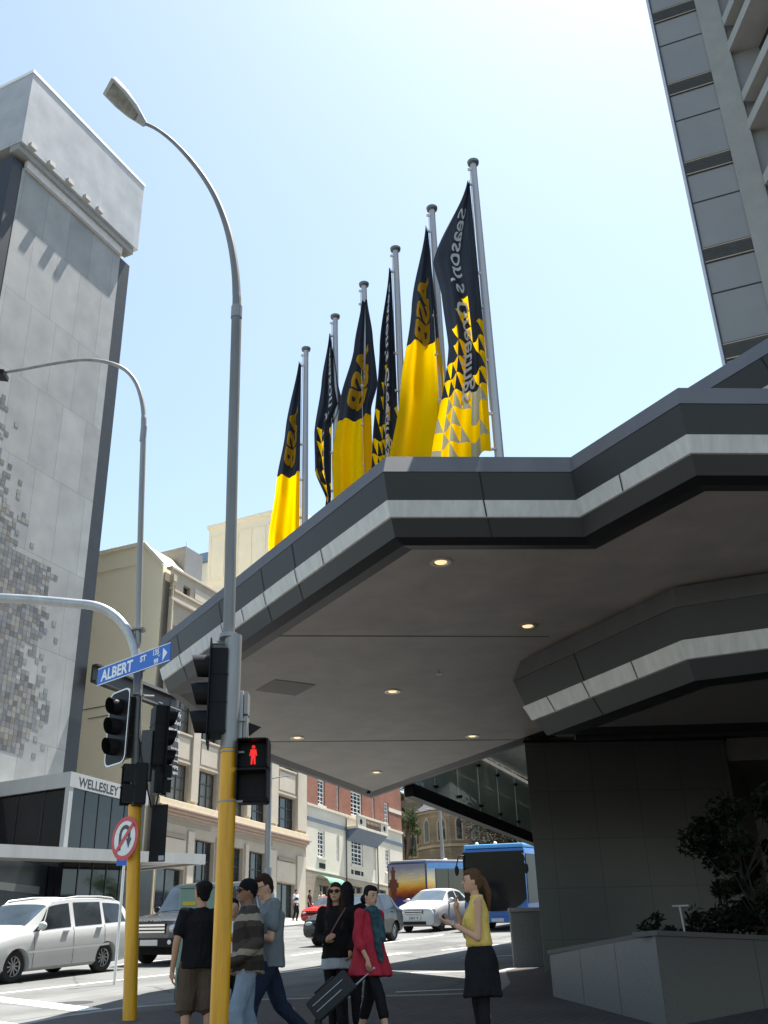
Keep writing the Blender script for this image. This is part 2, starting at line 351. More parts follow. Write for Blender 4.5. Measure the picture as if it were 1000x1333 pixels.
# ---- upper fascia level to the right
p1=onZ(893,514,8.95); p2=onZ(1003,446,8.95)
d_=(p2-p1).normalized(); pe=p1-d_*.5; pf=p1+d_*7
upf=thing('upper_parapet','charcoal parapet with a silver stripe stepping up behind the canopy at the right','parapet',(pf.x,pf.y,7.88))
nn=Vector((d_.y,-d_.x,0))
pthu=[tuple((pe-nn*.22+Vector((6,1,0)))[:2]),tuple((pe-nn*.22)[:2]),tuple((pf-nn*.22)[:2])]
fascia_set(pthu,7.88,upf,[(1,.3,0)])
# ---- granite pillar, plinth, planter
gran=brickmat('granite_cladding',(.055,.055,.054),(.064,.063,.061),(.03,.03,.03),1,bw=.95,rh=.95,yaw=CY,ms=.008,off=0,rough=.35,bump=.12,noisev=.2)
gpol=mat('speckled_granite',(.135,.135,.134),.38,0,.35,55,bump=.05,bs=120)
gpol_shade=mat('speckled_granite_shaded',(.055,.055,.057),.4,0,.35,55)  # darker copy of the granite, shading of the planter front painted in
Cd=dv(CY); Cn=Vector((-Cd.y,Cd.x,0))
pl=Vector((2.83,21.62,0)); pr=onY(951,1010,21.9); wd=(pr-pl).dot(Cd)
sk_=Fd*3.2
q0,q1=pl,pl+Cd*wd
b=MB(); b.prism([tuple(v[:2]) for v in (q0,q1,q1+sk_,q0+sk_)],2.0,6.9)
pil=thing('granite_pillar','massive dark granite pier holding up the canopy, behind the planter','pillar',(pl.x+2,pl.y,2.3))
b.build('shaft',gran,pil,bevel=.015)
b=MB(); e_=Cn*-.03; b.prism([tuple(v[:2]) for v in (q0+e_-Cd*.03,q1+e_+Cd*.03,q1+sk_,q0+sk_-Cd*.03)],6.72,6.79); b.build('head_trim',black_m,pil)
q=onG(673,1258); b=MB(frame((2.42,23.3,0),CY)); b.box(0,1.3,0,.12,2.2,3.52); 
plin=thing('granite_plinth','short pale granite wall stub beside the pillar foot','wall',(2.5,23.3,2.4)); b.build('block',gpol,plin,bevel=.02)
b=MB(frame((2.42,23.3,0),CY)); b.box(-.02,1.32,-.02,.14,3.523,3.60); b.build('coping',mat('honed_granite',(.24,.24,.24),.4,0,.2,40),plin)
zt=onY(720,1237,17.21).z
a_=Vector((2.35,17.21,0)); c1_=Vector((3.12,13.35,0)); 
rr=onZ(1000,1218,zt); r2=Vector((rr.x,rr.y,0)); dd=(r2-c1_).normalized(); r3=c1_+dd*9
plt=thing('granite_planter','long raised granite planter wall at the lower right, holding the dark shrub','planter',(c1_.x,c1_.y,1.4))
nA=Vector((-(a_-c1_).y,(a_-c1_).x,0)).normalized()
b=MB(); L_=(a_-c1_).length
for k in range(3):
    p=c1_.lerp(a_,k/3); q=c1_.lerp(a_,(k+1)/3); dk=(q-p).normalized()*.006
    p,q=p+dk,q-dk
    i_=dd*.3; j_=i_+Vector((-dd.y,dd.x,0))*.3 if k==0 else i_; b.prism([(p.x,p.y),(q.x,q.y),(q.x+i_.x,q.y+i_.y),(p.x+j_.x,p.y+j_.y)],.9,zt-.06)
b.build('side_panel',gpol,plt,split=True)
b=MB()
for k in range(4):
    p=c1_.lerp(r3,k/4); q=c1_.lerp(r3,(k+1)/4); dk=dd*.006; p,q=p+(dk if k else dk*0),q-dk; n=Vector((-dd.y,dd.x,0))*.3; j_=n+dd*.3 if k==0 else n
    b.prism([(p.x,p.y),(q.x,q.y),(q.x+n.x,q.y+n.y),(p.x+j_.x,p.y+j_.y)],.4,zt-.06)
b.build('front_panel',gpol_shade,plt,split=True)
b=MB(); n=Vector((-dd.y,dd.x,0))
def cop(p,q,n_):
    b.prism([tuple((p+n_*-.03)[:2]),tuple((q+n_*-.03)[:2]),tuple((q+n_*.33)[:2]),tuple((p+n_*.33)[:2])],zt-.058,zt)
cop(c1_,r3,n); cop(c1_+Vector((0,.34,0)),a_,Vector((1,0,0)))
b.build('coping',gpol_shade,plt)
b=MB(); b.prism([(a_.x+.3,a_.y),(c1_.x+.4,c1_.y+.4),tuple((r3+n*.3)[:2]),(r3.x+2,18.5),(a_.x+.5,18.2)],.8,zt-.12); b.build('soil',mat('soil',(.03,.022,.016),.95,0,.3,9),plt)
# thin T-shaped pipe in the planter
p=onY(893,1216,15.0); b=MB(); zz=onY(893,1180,15).z
stp=thing('garden_stake','thin metal T stake standing in the planter beside the shrub','stake',(p.x,p.y,zt-.12))
b.cyl((p.x,p.y,zt-.2),(p.x-.03,p.y,zz),.014); b.build('post',galv,stp)
b=MB(); b.box(p.x-.13,p.x+.09,p.y-.02,p.y+.02,zz,zz+.02); b.build('crossbar',galv,stp)
# ---- hotel lobby mass behind
lob=thing('hotel_ground_floor','dark recessed ground floor of the hotel behind the pillar and planter','building',(10,28,2.5))
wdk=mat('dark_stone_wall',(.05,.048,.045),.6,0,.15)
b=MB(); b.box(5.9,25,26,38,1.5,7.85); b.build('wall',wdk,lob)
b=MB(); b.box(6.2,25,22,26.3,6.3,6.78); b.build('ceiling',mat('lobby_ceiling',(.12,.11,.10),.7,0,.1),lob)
b=MB(); p=onY(955,1022,25.7); b.box(p.x,24,25.7,25.97,2.4,p.z); b.build('pale_panel',mat('pale_panel',(.22,.21,.19),.6,0,.1),lob)
b=MB(); p=onY(946,957,19.5); b.add([p,onY(964,957,19.5),onY(977,982,19.5),onY(946,980,19.5)],[(0,1,2,3)]); 
b2=MB(); q0=onZ(948,955,6.27); b2.box(q0.x,q0.x+.35,q0.y-.9,q0.y,6.24,6.29); b2.build('ceiling_light_panel',emis('skylight_panel',(.6,.65,.7),.08),lob)
# ================================================================ SIDE GLASS CANOPY beyond the pillar
gc=thing('glass_canopy','clear glass screen on a black steel beam running up the street past the pillar','canopy',(2,30,6.8))
gA=Vector((-.6,24.44,0)); 
def gp(t): return gA+Fd*t
b=MB(frame(gA,FY)); b.box(2.4,14.5,-.12,.12,6.62,6.95); b.build('steel_beam',black_m,gc)
gm=bpy.data.materials.new('greenish_glass'); gm.use_nodes=True; bb=gm.node_tree.nodes['Principled BSDF']; N_=gm.node_tree
tr=N_.nodes.new('ShaderNodeBsdfTransparent'); tr.inputs[0].default_value=(.55,.60,.57,1); mx=N_.nodes.new('ShaderNodeMixShader'); mx.inputs[0].default_value=.5
bb.inputs['Base Color'].default_value=(.46,.50,.47,1); bb.inputs['Roughness'].default_value=.25
N_.links.new(tr.outputs[0],mx.inputs[1]); N_.links.new(bb.outputs[0],mx.inputs[2]); N_.links.new(mx.outputs[0],N_.nodes['Material Output'].inputs[0])
for k in range(7):
    b=MB(frame(gA,FY)); b.box(2.4+k*1.7+.02,2.4+(k+1)*1.7-.02,-.02,.0,6.953,8.55); b.build('glass_pane',gm,gc)
b=MB(frame(gA,FY)); b.box(2.4,14.5,-.1,-.02,8.553,8.66); b.build('top_rail',mat('pale_rail',(.5,.5,.48),.4,.3,.1),gc)
b=MB(frame(gA,FY))
for k in range(8):
    for zz in (7.15,8.35):
        x=2.4+k*1.7; b.cyl((x,-.12,zz),(x,.05,zz),.045,10); b.box(x-.11,x+.11,-.05,-.021,zz-.012,zz+.012)
b.build('spider_fitting',black_m,gc,smooth=40)
b=MB(frame(gA,FY)); b.box(2.4,15,-6,-.14,8.7,8.9); b.build('ceiling_slab',mat('pale_ceiling',(.55,.55,.52),.6,0,.06),gc)
b=MB(frame(gA,FY)); b.box(14.55,14.8,-6,.12,6.6,9.0); b.build('end_beam',black_m,gc)
# ================================================================ HOTEL TOWER
tw=dv(D(22.2))*28; tA=Vector((tw.x,tw.y,0))
tower=thing('hotel_tower','tall grey panelled hotel tower rising over the canopy at the right edge','building',(tA.x+6,tA.y,3))
TY=D(111)
panel_g=mat('grey_cladding',(.27,.265,.26),.5,.1,.06,.5)
conc=mat('tower_concrete',(.33,.325,.305),.8,0,.10,1.2)
pB=onV(998,392,tA,TY); wS=(Vector((pB.x,pB.y,0))-tA).length
T=frame(tA,TY)   # local x along strip, local y: left of it = away from camera?
sgn=1 if (T.to_3x3()@Vector((0,1,0))).y>0 else -1
zs=[onV(x,y,tA,TY).z for x,y in ((852,24),(872,117),(895,219),(920,332),(946,458))]
pit=(zs[0]-zs[4])/4; z0=zs[4]
def yb(b,x0,x1,d0,d1,z0_,z1_,mi=0):  # d>0 = proud of the face, towards the camera
    a,c=sorted((-sgn*d0,-sgn*d1)); return b.box(x0,x1,a,c,z0_,z1_,mi)
b=MB(T); yb(b,0,wS+9,-9,0,3,60.5); b.build('side_wall',panel_g,tower)
louv=mat('dark_louvre',(.07,.07,.065),.6,.2,.1); gold=mat('tan_trim',(.42,.33,.22),.45,.3,.05); jn=mat('joint_dark',(.03,.03,.03),.8,0,0)
g_=MB(T);j_=MB(T)
for k in range(-4,8):
    z=z0+k*pit; b=MB(T)
    yb(b,.0,wS-.004,.0,.02,z-.24,z+.24)
    for q in range(6): yb(b,.0,wS-.008,.021,.03,z-.2+q*.07,z-.18+q*.07)
    b.build('louvre_strip',louv,tower)
    yb(g_,.0,wS-.004,.0,.035,z+.245,z+.285); yb(g_,.0,wS-.004,.0,.035,z-.285,z-.245)
    yb(j_,.0,wS-.004,.0,.03,z+.29,z+.31); yb(j_,.0,wS-.004,.0,.03,z-.33,z-.29)
    yb(j_,.0,wS-.004,.001,.012,z-1.55,z-1.50)
g_.build('trim_strip',gold,tower,split=True); j_.build('shadow_joint',jn,tower,split=True)
b=MB(T); yb(b,wS,wS+.75,0,.18,3,60.5); b.build('pier',conc,tower)
b=MB(T); yb(b,-.05,-.0,-1,.03,3,60.5); b.build('corner_trim',mat('violet_grey_trim',(.05,.045,.055),.4,.4,0),tower)
# bay face running toward the camera
bo=tA+dv(TY)*(wS+.75); TB=frame(bo,D(176)); sg=1 if (TB.to_3x3()@Vector((1,0,0))).y<0 else -1
# local x toward the camera; the visible face looks left: local y = left of x dir -> +x world ; so left-facing = negative local y
b=MB(TB); b.box(0,16,.9,8,3,60.5); b.build('bay_wall',conc,tower)
lf=MB(TB); gl=MB(TB)
for k in range(-4,8):
    z=z0+k*pit+.2
    lf.box(.0,16,-.12,.88,z+.55,z+.95); lf.box(.25,16,-.12,.88,z+1.75,z+2.15)
    gl.box(.4,16,.84,.895,z+2.2,z+pit+.5)
    gl.box(.4,16,.80,.893,z+1.0,z+1.7)
lf.build('concrete_ledge',conc,tower,split=True); gl.build('window_strip',glass_d,tower,split=True)
# ================================================================ BUILDINGS ACROSS THE STREET
FMx=frame(P0,FY)   # local x = u up the street, local y = into the building, z up
def uz(x,y,off=0):
    P=P0+Nd*off; p=onV(x,y,P,FY); return ((p-P0).dot(Fd),p.z)
def wall_holes(b,x0,x1,z0,z1,holes,dep=.35,y=0,mi=0,mr=None):
    mr=mi if mr is None else mr
    xs=sorted({x0,x1,*[h[0] for h in holes],*[h[1] for h in holes]}); zs=sorted({z0,z1,*[h[2] for h in holes],*[h[3] for h in holes]})
    for i in range(len(xs)-1):
        for j in range(len(zs)-1):
            cx,cz=(xs[i]+xs[i+1])/2,(zs[j]+zs[j+1])/2
            if any(h[0]<cx<h[1] and h[2]<cz<h[3] for h in holes): continue
            b.add([(xs[i],y,zs[j]),(xs[i+1],y,zs[j]),(xs[i+1],y,zs[j+1]),(xs[i],y,zs[j+1])],[(0,1,2,3)],mi)
    for a,c,e,g in holes:
        for q in ([(a,y,e),(a,y,g),(a,y+dep,g),(a,y+dep,e)],[(c,y,g),(c,y,e),(c,y+dep,e),(c,y+dep,g)],[(a,y,g),(c,y,g),(c,y+dep,g),(a,y+dep,g)],[(c,y,e),(a,y,e),(a,y+dep,e),(c,y+dep,e)]):
            b.add(q,[(0,1,2,3)],mr)
def window(T,parent,a,c,e,g,dep,nx,nz,fm,pm,fw=.07,mw=.035,y=0,name='window'):
    b=MB(T); d0,d1=y+dep-.12,y+dep-.04
    b.box(a,a+fw,d0,d1,e,g); b.box(c-fw,c,d0,d1,e,g); b.box(a+fw,c-fw,d0,d1,g-fw,g); b.box(a+fw,c-fw,d0,d1,e,e+fw)
    for i in range(1,nx): x=a+(c-a)*i/nx; b.box(x-mw/2,x+mw/2,d0+.01,d1,e+fw,g-fw)
    for j in range(1,nz):
        z=e+(g-e)*j/nz; w=mw*(1.6 if (nz%2==0 and j==nz//2) else 1); b.box(a+fw,c-fw,d0+.014,d1-.002,z-w/2,z+w/2)
    w=b.build(name,fm,parent); b=MB(T); b.add([(a,y+dep-.06,e),(c,y+dep-.06,e),(c,y+dep-.06,g),(a,y+dep-.06,g)],[(0,1,2,3)]); b.build('pane',pm,w); return w
beige=mat('beige_render',(.36,.31,.25),.85,0,.10,.8,bump=.1,bs=8)
beige_l=mat('pale_render_trim',(.47,.41,.33),.8,0,.08,1)
beige_d=mat('brown_render_panel',(.27,.225,.175),.85,0,.08,1)
cream=mat('cream_yellow_render',(.98,.86,.62),.85,0,.03,.35,bump=.1,bs=6)
cream_l=mat('pale_cream_render',(.92,.84,.66),.85,0,.05,.5)
steel_w=mat('dark_steel_window_frame',(.06,.065,.06),.5,.3,.1)
# ---------- grey-beige commercial building
cb=thing('commercial_building','beige commercial building with steel windows, between the yellow wall and the brick hotel','building',FP(15,0,6))
holes=[]
bays=[(7.2,9.7),(10.6,12.55),(13.4,15.65),(16.3,18.25),(19.55,21.9)]
H1=(12.82,14.95); H2=(16.75,18.9); H3=(9.35,11.0); H4=(20.4,22.9)
for i,(a,c) in enumerate(bays):
    holes+= [(a,c,*H1),(a,c,*H2),(a,c,*H4)]
    if i in(1,2,3): holes.append((a,c,7.6+.1*i,H3[1]))
    if i==0: holes.append((a,c,7.0,9.2))
    if i==4: holes.append((a+.1,c,7.4,9.45))
sm=(8.05,8.75,25.15,25.75); holes.append(sm)
for k in (12.1,16.3,20.2): holes.append((k,k+.7,25.15,25.75))
b=MB(FMx); wall_holes(b,6.7,23.2,5.0,26.5,holes,.38)
b.box(6.7,23.2,.39,9,5.0,26.2); b.build('wall',beige,cb)
for (a,c) in bays:
    for H in (H1,H2,H4): window(FMx,cb,a,c,H[0],H[1],.38,3,3,steel_w,glass_c if random.random()<.4 else glass_d,.06,.05)
for i in (1,2,3): a,c=bays[i]; window(FMx,cb,a,c,7.6+.1*i,H3[1],.38,3,3,steel_w,glass_d,.06,.05,name='shop_window')
a,c=bays[0]; window(FMx,cb,a,c,7.0,9.2,.38,2,1,steel_w,glass_d,name='shop_window')
a,c=bays[4]; window(FMx,cb,a+.1,c,7.4,9.45,.38,2,1,steel_w,glass_d,name='shop_window')
for k in (8.05,12.1,16.3,20.2): window(FMx,cb,k,k+.7,25.15,25.75,.38,2,2,steel_w,glass_b,.04,.03)
b=MB(FMx)
px_=[(6.7,7.1),(9.8,10.5),(12.65,13.3),(15.75,16.2),(18.35,19.45),(22.0,23.2)]
for a,c in px_: b.box(a,c,-.14,-.002,12.95,24.3); b.box(a+.05,c-.05,-.12,-.002,6,11.3)
b.build('pilaster',beige_l,cb,bevel=.02,split=True)
b=MB(FMx)
for (z,h,o) in ((11.95,.14,.16),(12.1,.14,.34),(12.25,.10,.5)): b.box(6.65,23.25,-o,-.002,z,z+h)
b.build('cornice',mat('pinkish_cornice',(.36,.27,.22),.8,0,.08),cb,bevel=.02)
b=MB(FMx); b.box(6.75,23.2,-.30,-.002,12.352,12.75); b.build('ledge',mat('sunlit_ledge_tone',(.62,.52,.36),.8,0,.08),cb,bevel=.03)  # brighter yellow tone paints direct sun onto the ledge
b=MB(FMx)
for a,c in bays:
    b.box(a+.15,c-.15,-.05,-.002,15.25,16.45); b.box(a-.02,c+.02,-.08,-.003,15.0,15.1); b.box(a-.02,c+.02,-.1,-.004,16.6,16.72); b.box(a-.02,c+.02,-.05,-.003,19.3,20.1)
b.box(8.0,22.4,-.06,-.003,9.55,10.9) if False else None
for i in (0,4): a,c=bays[i]; b.box(a,c,-.06,-.003,9.5,10.75)
b.build('spandrel_panel',beige_l,cb,bevel=.015,split=True)
b=MB(FMx)
for i in (0,4): a,c=bays[i]; b.box(a+.1,c-.1,-.12,-.062,10.8,10.98)
for a in (7.3,14.2): b.box(a,a+4.8,-.03,-.002,11.55,11.8)
b.build('frieze_grille',beige_d,cb,split=True)
b=MB(FMx)
b.box(6.68,23.22,-.22,-.002,24.3,24.5); b.box(6.68,23.22,-.12,-.002,24.98,25.1); b.box(6.66,23.24,-.14,.3,26.35,26.5)
for x in (9.2,13.2,17.4): b.box(x,x+2.4,-.05,-.002,25.2,25.9)
b.build('string_course',beige_l,cb,bevel=.02,split=True)
b=MB(FMx); b.cyl((6.82,-.14,6),(6.82,-.14,25.6),.085); b.box(6.66,6.98,-.3,-.003,25.5,25.9); b.build('downpipe',mat('buff_pipe',(.45,.38,.25),.6,0,.1),cb)
b=MB(FMx); b.cyl((7.05,-.10,6),(7.05,-.10,25.3),.05); b.build('downpipe',mat('brown_pipe',(.25,.19,.12),.6,0,.1),cb)
# ---------- yellow gable wall
GY=FY-PI/2; cP=FP(6.62,0)
def GV(x,y,P=cP): return onV(x,y,P,GY)
yw=thing('yellow_building','tall blank cream-yellow gable wall behind the blue street sign','building',FP(6,-8,6))
pts=[GV(213,735),GV(188,708),GV(113,725),GV(40,742)]
zt_=[p.z for p in pts]
def gx(p): return (p-cP).dot(-Nd)
prof=[(gx(p),p.z) for p in pts]; prof=[(max(0,a),z) for a,z in prof]
TG=Matrix.Translation(cP)@Matrix(((-Nd.x,-Fd.x,0,0),(-Nd.y,-Fd.y,0,0),(0,0,1,0),(0,0,0,1)))  # x=back from street, y=toward camera
b=MB(TG); pr=[(prof[0][0],0,5)]+[(a,0,z) for a,z in prof]+[(prof[-1][0],0,5)]
b.ext(pr,(0,-3.0,0)); b.build('gable_wall',cream,yw)
b=MB(TG)
for (a,z),(c,w) in zip(prof,prof[1:]): b.bar((a,.03,z+.03),(c,.03,w+.03),.18,.22)
for (a,z),(c,w) in zip(prof[1:],prof[2:]): b.bar((a,.03,z-1.3),(c,.03,w-1.3),.1,.06)
b.build('coping',cream_l,yw)
b=MB(TG); p=GV(140,919); b.box(gx(p)-1.2,gx(p)+3,.002,.03,p.z,p.z+.05); p=GV(150,930); b.box(gx(p)-1.0,gx(p)+2,.002,.03,p.z,p.z+.04)
b.build('wall_cable',mat('cable_grey',(.15,.13,.1),.7,0,0),yw)
# roof plant room behind yellow wall
b=MB(TG); p=GV(128,702); b.box(gx(p)+.5,gx(p)+9,-9,-3.2,18,p.z+1.0)
rp=thing('roof_plant_room','small cream rooftop room just above the yellow gable wall by the grey tower','building',TG@Vector((gx(p)+4,-6,18))); b.build('wall',cream_l,rp)
b=MB(TG); p=GV(170,700); b.box(gx(p)-2,gx(p)+2.2,-5,-3.1,22,p.z+.2); b.build('roof_hut',mat('roof_grey',(.2,.2,.2),.7,0,.1),rp)
# ---------- tall cream building behind
cP2=FP(23.6,-1.2)
tb=thing('cream_tall_building','tall pale cream building with a panelled parapet, just left of the flags','building',FP(28,-6,8))
def G2(x,y): return onV(x,y,cP2,GY)
q=[G2(273,686),G2(269,760)]
w2=(q[0]-cP2).dot(-Nd); ztp=q[0].z
T2=Matrix.Translation(cP2)@Matrix(((-Nd.x,-Fd.x,0,0),(-Nd.y,-Fd.y,0,0),(0,0,1,0),(0,0,0,1)))
zb_=G2(320,750).z; xw=(G2(313,765)-cP2).dot(-Nd); zw=G2(311,750).z
hs=[(xw-.55,xw+.55,zw-2.6,zw-.4)]
b=MB(T2); bb_=[(x,-z) for x,z in ()]
wall_holes(b,0,w2,8,ztp,[(a,c,e,g) for a,c,e,g in hs],-.25,0)
b.box(0,w2,-16,-.26,8,ztp-.02); b.build('wall',cream_l,tb,split=False)
b=MB(T2); a,c,e,g=hs[0]; 
b.box(a,a+.1,-.2,-.12,e,g); b.box(c-.1,c,-.2,-.12,e,g); b.box((a+c)/2-.04,(a+c)/2+.04,-.2,-.12,e,g)
for k in range(4): z=e+(g-e)*k/3; b.box(a+.1,c-.1,-.2,-.125,z-.06,z+.06)
w_=b.build('window',white_m,tb); b=MB(T2); b.add([(a,-.21,e),(c,-.21,e),(c,-.21,g),(a,-.21,g)],[(0,1,2,3)]); b.build('pane',glass_b,w_)
b=MB(T2)
zp=G2(320,745).z; zq=G2(320,690).z
b.box(-.1,w2+.15,0.002,.12,zp-.15,zp); b.box(-.15,w2+.2,0.002,.22,zp-1.25,zp-1.05); b.box(-.12,w2+.18,-.2,.16,ztp-.25,ztp+.05)
n=6
for k in range(n+1):
    x=w2*.03+k*w2*.94/n; b.box(x-.04,x+.04,.002,.06,zp,zq)
b.box(0,w2,.003,.05,zq,zq+.08)
b.build('moulding',cream_l,tb,bevel=.01)
# lower cream building with a blue-grey parapet
cP3=FP(30,-20); 
def G3(x,y): return onV(x,y,cP3,GY)
bl=thing('blue_roof_building','pale block with a blue-grey flat roof edge above the beige facade','building',FP(32,-26,10))
T3=Matrix.Translation(cP3)@Matrix(((-Nd.x,-Fd.x,0,0),(-Nd.y,-Fd.y,0,0),(0,0,1,0),(0,0,0,1)))
xl=(G3(229,737)-cP3).dot(-Nd); xr=(G3(276,727)-cP3).dot(-Nd); zr=G3(250,733).z
b=MB(T3); b.box(xr-3,xl,-12,0,12,zr-.3); b.build('wall',cream_l,bl)
b=MB(T3); b.box(xr-3,xl+.4,-12.3,.35,zr-.28,zr+.55); b.build('roof_edge',mat('blue_grey_metal',(.20,.30,.40),.5,.2,.1),bl)
b=MB(T3); xm=(G3(243,730)-cP3).dot(-Nd); b.cyl((xm,.1,zr-5),(xm,.1,zr+2.2),.06); b.build('vent_pipe',white_m,bl)
# ---------- brick hotel
br_red=brickmat('red_brick',(.23,.075,.04),(.29,.105,.06),(.24,.16,.12),1,bw=.25,rh=.085,yaw=FY,ms=.006,noisev=.3)
stucco=mat('white_stucco',(.54,.50,.42),.8,0,.08,.6,bump=.08,bs=9)
stone_b=brickmat('tan_base_stone',(.26,.22,.165),(.30,.26,.20),(.16,.14,.11),1,bw=.9,rh=.42,yaw=FY,ms=.012,noisev=.25)
slate=mat('slate_blue_paint',(.09,.12,.17),.7,0,.08)
hb=thing('brick_hotel','red brick and white stucco hotel with sash windows and a balustraded balcony, up the street','building',FP(30,0,8))
L_=23.3;R_=39.0
up=[(25.0,26.0),(27.75,28.15),(30.05,31.9),(33.7,34.05),(35.8,36.6)]
zU=(15.1,16.9);zL=(11.55,13.35)
hu=[(a,c,*zU) for a,c in up]+[(a,c,18.4,20.3) for a,c in up]+[(a,c,21.6,23.4) for a,c in up]
b=MB(FMx); wall_holes(b,L_,R_,14.86,25.5,hu,.22); b.box(L_,R_,.23,10,14.87,25.3); b.build('brick_wall',br_red,hb)
hl=[(a,c,*zL) for a,c in up]
b=MB(FMx); wall_holes(b,L_,R_,10.62,14.858,hl,.22); b.box(L_,R_,.23,10,10.62,14.86); b.build('stucco_wall',stucco,hb)
hd=[(25.1,26.45,7.2,9.75),(27.2,28.7,8.6,9.9),(30.0,31.6,8.8,10.1),(34,35.6,9.2,10.2)]
b=MB(FMx); wall_holes(b,L_,R_,6.5,10.615,hd,.3,y=-.04); b.box(L_,R_,.27,10,6.5,10.61); b.build('stone_base',stone_b,hb)
for i,(a,c) in enumerate(up):
    nx=1 if c-a<.5 else (3 if c-a>1.5 else 2)
    for (e,g) in (zU,zL,(18.4,20.3)): window(FMx,hb,a,c,e,g,.22,nx,6 if nx>1 else 4,white_m,glass_d,.11 if nx>1 else .09,.045)
for a,c,e,g in hd: window(FMx,hb,a,c,e,g,.26,2,1,steel_w,glass_d,name='door' if a<26 else 'window')
b=MB(FMx); b.box(L_-.02,R_+.02,-.12,-.002,14.80,14.96); b.box(L_,R_,-.06,-.003,10.56,10.66)
for i in (0,2,4):
    a,c=up[i]; b.box(a-.12,c+.12,-.08,-.004,zU[0]-.14,zU[0]-.002); b.box(a-.12,c+.12,-.08,-.004,zL[0]-.13,zL[0]-.002)
b.build('sill_course',stucco,hb,bevel=.01,split=True)
b=MB(FMx); b.box(L_+.2,29.1,-.05,-.003,13.82,14.06); b.box(34.3,R_+.03,-.05,-.003,13.82,14.06); b.build('blue_band',slate,hb,split=True)
b=MB(FMx); b.box(36.6,R_,-.03,-.002,16.3,16.6); b.build('stone_band',stucco,hb)
b=MB(FMx)
for a,c,e,g in ((25.18,26.06,10.83,11.18),(29.97,30.3,10.9,11.2),(30.5,31.4,10.9,11.2),(31.55,31.89,10.9,11.2)): b.box(a,c,-.02,-.002,e,g)
b.build('vent_grille',blackmat,hb,split=True)
b=MB(FMx)
for x in (29.1,34.25): b.cyl((x,-.09,7.5),(x,-.09,14.7),.045,8)
b.build('downpipe',steel_w,hb,split=True)
bal=MB(FMx); bal.box(29.2,34.3,-1.0,-.004,13.95,14.12); bal.box(29.2,34.3,-1.05,-.85,14.78,14.92)
for x0,x1 in ((29.2,30.6),(33.1,34.3)): bal.box(x0,x1,-.98,-.84,14.122,14.778)
bo_=bal.build('balcony',stucco,hb,bevel=.015)
b=MB(FMx)
for k in range(11):
    x=30.75+k*.23; b.tube([(x,-.92,14.13),(x,-.92,14.3),(x,-.92,14.5),(x,-.92,14.77)],[.035,.07,.04,.045],8)
b.build('baluster',mat('baluster_brown',(.16,.11,.085),.7,0,.1),bo_,smooth=50,split=True)
b=MB(FMx)
for x in (29.75,33.7): b.cyl((x,-.99,14.45),(x,-.975,14.45),.2,16)
b.build('roundel',blackmat,bo_,split=True)
b=MB(FMx); b.ext([(29.25,-.95,13.94),(29.25,0-.003,13.94),(29.25,0-.003,13.15)],(5.0,0,0)); b.build('balcony_bracket',slate,bo_)
aw=MB(FMx)
for k in range(8):
    t0,t1=PI/2*k/8,PI/2*(k+1)/8
    aw.add([(24.7,-1.0*math.sin(t0)-.05,9.75+.55*math.cos(t0)),(27.3,-1.0*math.sin(t0)-.05,9.75+.55*math.cos(t0)),(27.3,-1.0*math.sin(t1)-.05,9.75+.55*math.cos(t1)),(24.7,-1.0*math.sin(t1)-.05,9.75+.55*math.cos(t1))],[(0,1,2,3)])
aw.build('door_awning',mat('green_canvas',(.10,.26,.17),.8,0,.2,3),hb,smooth=60)
# ---------- white tower with mosaic
wt=thing('mosaic_tower','tall pale grey tower with an overhanging top box and mosaic tiles, at the left edge','building',FP(-8,-5,5))
tile_w=brickmat('pale_tower_panels',(.25,.25,.242),(.295,.295,.285),(.16,.16,.155),1,bw=1.9,rh=4.6,yaw=FY,ms=.016,off=.3,noisev=.24,bump=.08,rough=.5)
b=MB(FMx); b.box(-9.1,-.62,-.02,.2,6,45.0); b.build('front_panel',tile_w,wt)
dkf=mat('dark_tower_frame',(.014,.014,.015),.4,.2,.3,1.5)
b=MB(FMx); b.box(-9.85,-9.105,.0,22,6,45.2); b.box(-.615,.34,.0,22,6,44.95); b.box(-9.1,-.62,.21,21.5,6,44.9)
b.build('dark_frame',dkf,wt)
b=MB(FMx)
for k in range(9):
    z=9+k*4.05
    b.box(-9.98,-9.852,3,20,z,z+2.4)
b.build('side_window',glass_b,wt,split=True)
b=MB(FMx)
for k in range(9): z=8.3+k*4.05; b.box(-10.5,-9.853,1.5,21,z-.1,z+.25)
b.build('side_ledge',mat('pale_ledge',(.4,.42,.40),.7,0,.1),wt)
boxm=brickmat('rippled_cladding',(.40,.40,.40),(.44,.44,.44),(.37,.37,.37),1,bw=2.0,rh=1.4,yaw=FY,ms=.01,off=0,noisev=.22,bump=.15,rough=.3)
b=MB(FMx); b.box(-9.95,.35,-.55,22,46.0,51.4); b.build('top_box',boxm,wt,bevel=.03)
b=MB(FMx); b.box(-10.0,.4,-.6,22,51.4,51.62); b.build('roof_rim',mat('sunlit_rim_tone',(.8,.8,.8),.5,0,.03),wt)  # near-white colour carries the sunlight along the roof edge
b=MB(FMx); b.box(-9.9,.1,-.38,0.3,45.55,45.99); b.build('ledge',mat('grey_ledge',(.25,.25,.24),.6,0,.1),wt)
b=MB(FMx); b.box(-9.0,-.7,-.22,-.0,45.0,45.545); b.build('recess_band',mat('light_band_wall',(.5,.48,.47),.6,0,.1),wt)
b=MB(FMx)
for x in (-9.4,-7.9,-6.35,-4.85,-3.7): b.box(x,x+.45,-.75,-.553,46.05,46.35)
b.build('bracket',mat('bracket_grey',(.4,.4,.38),.6,0,.1),wt,split=True)
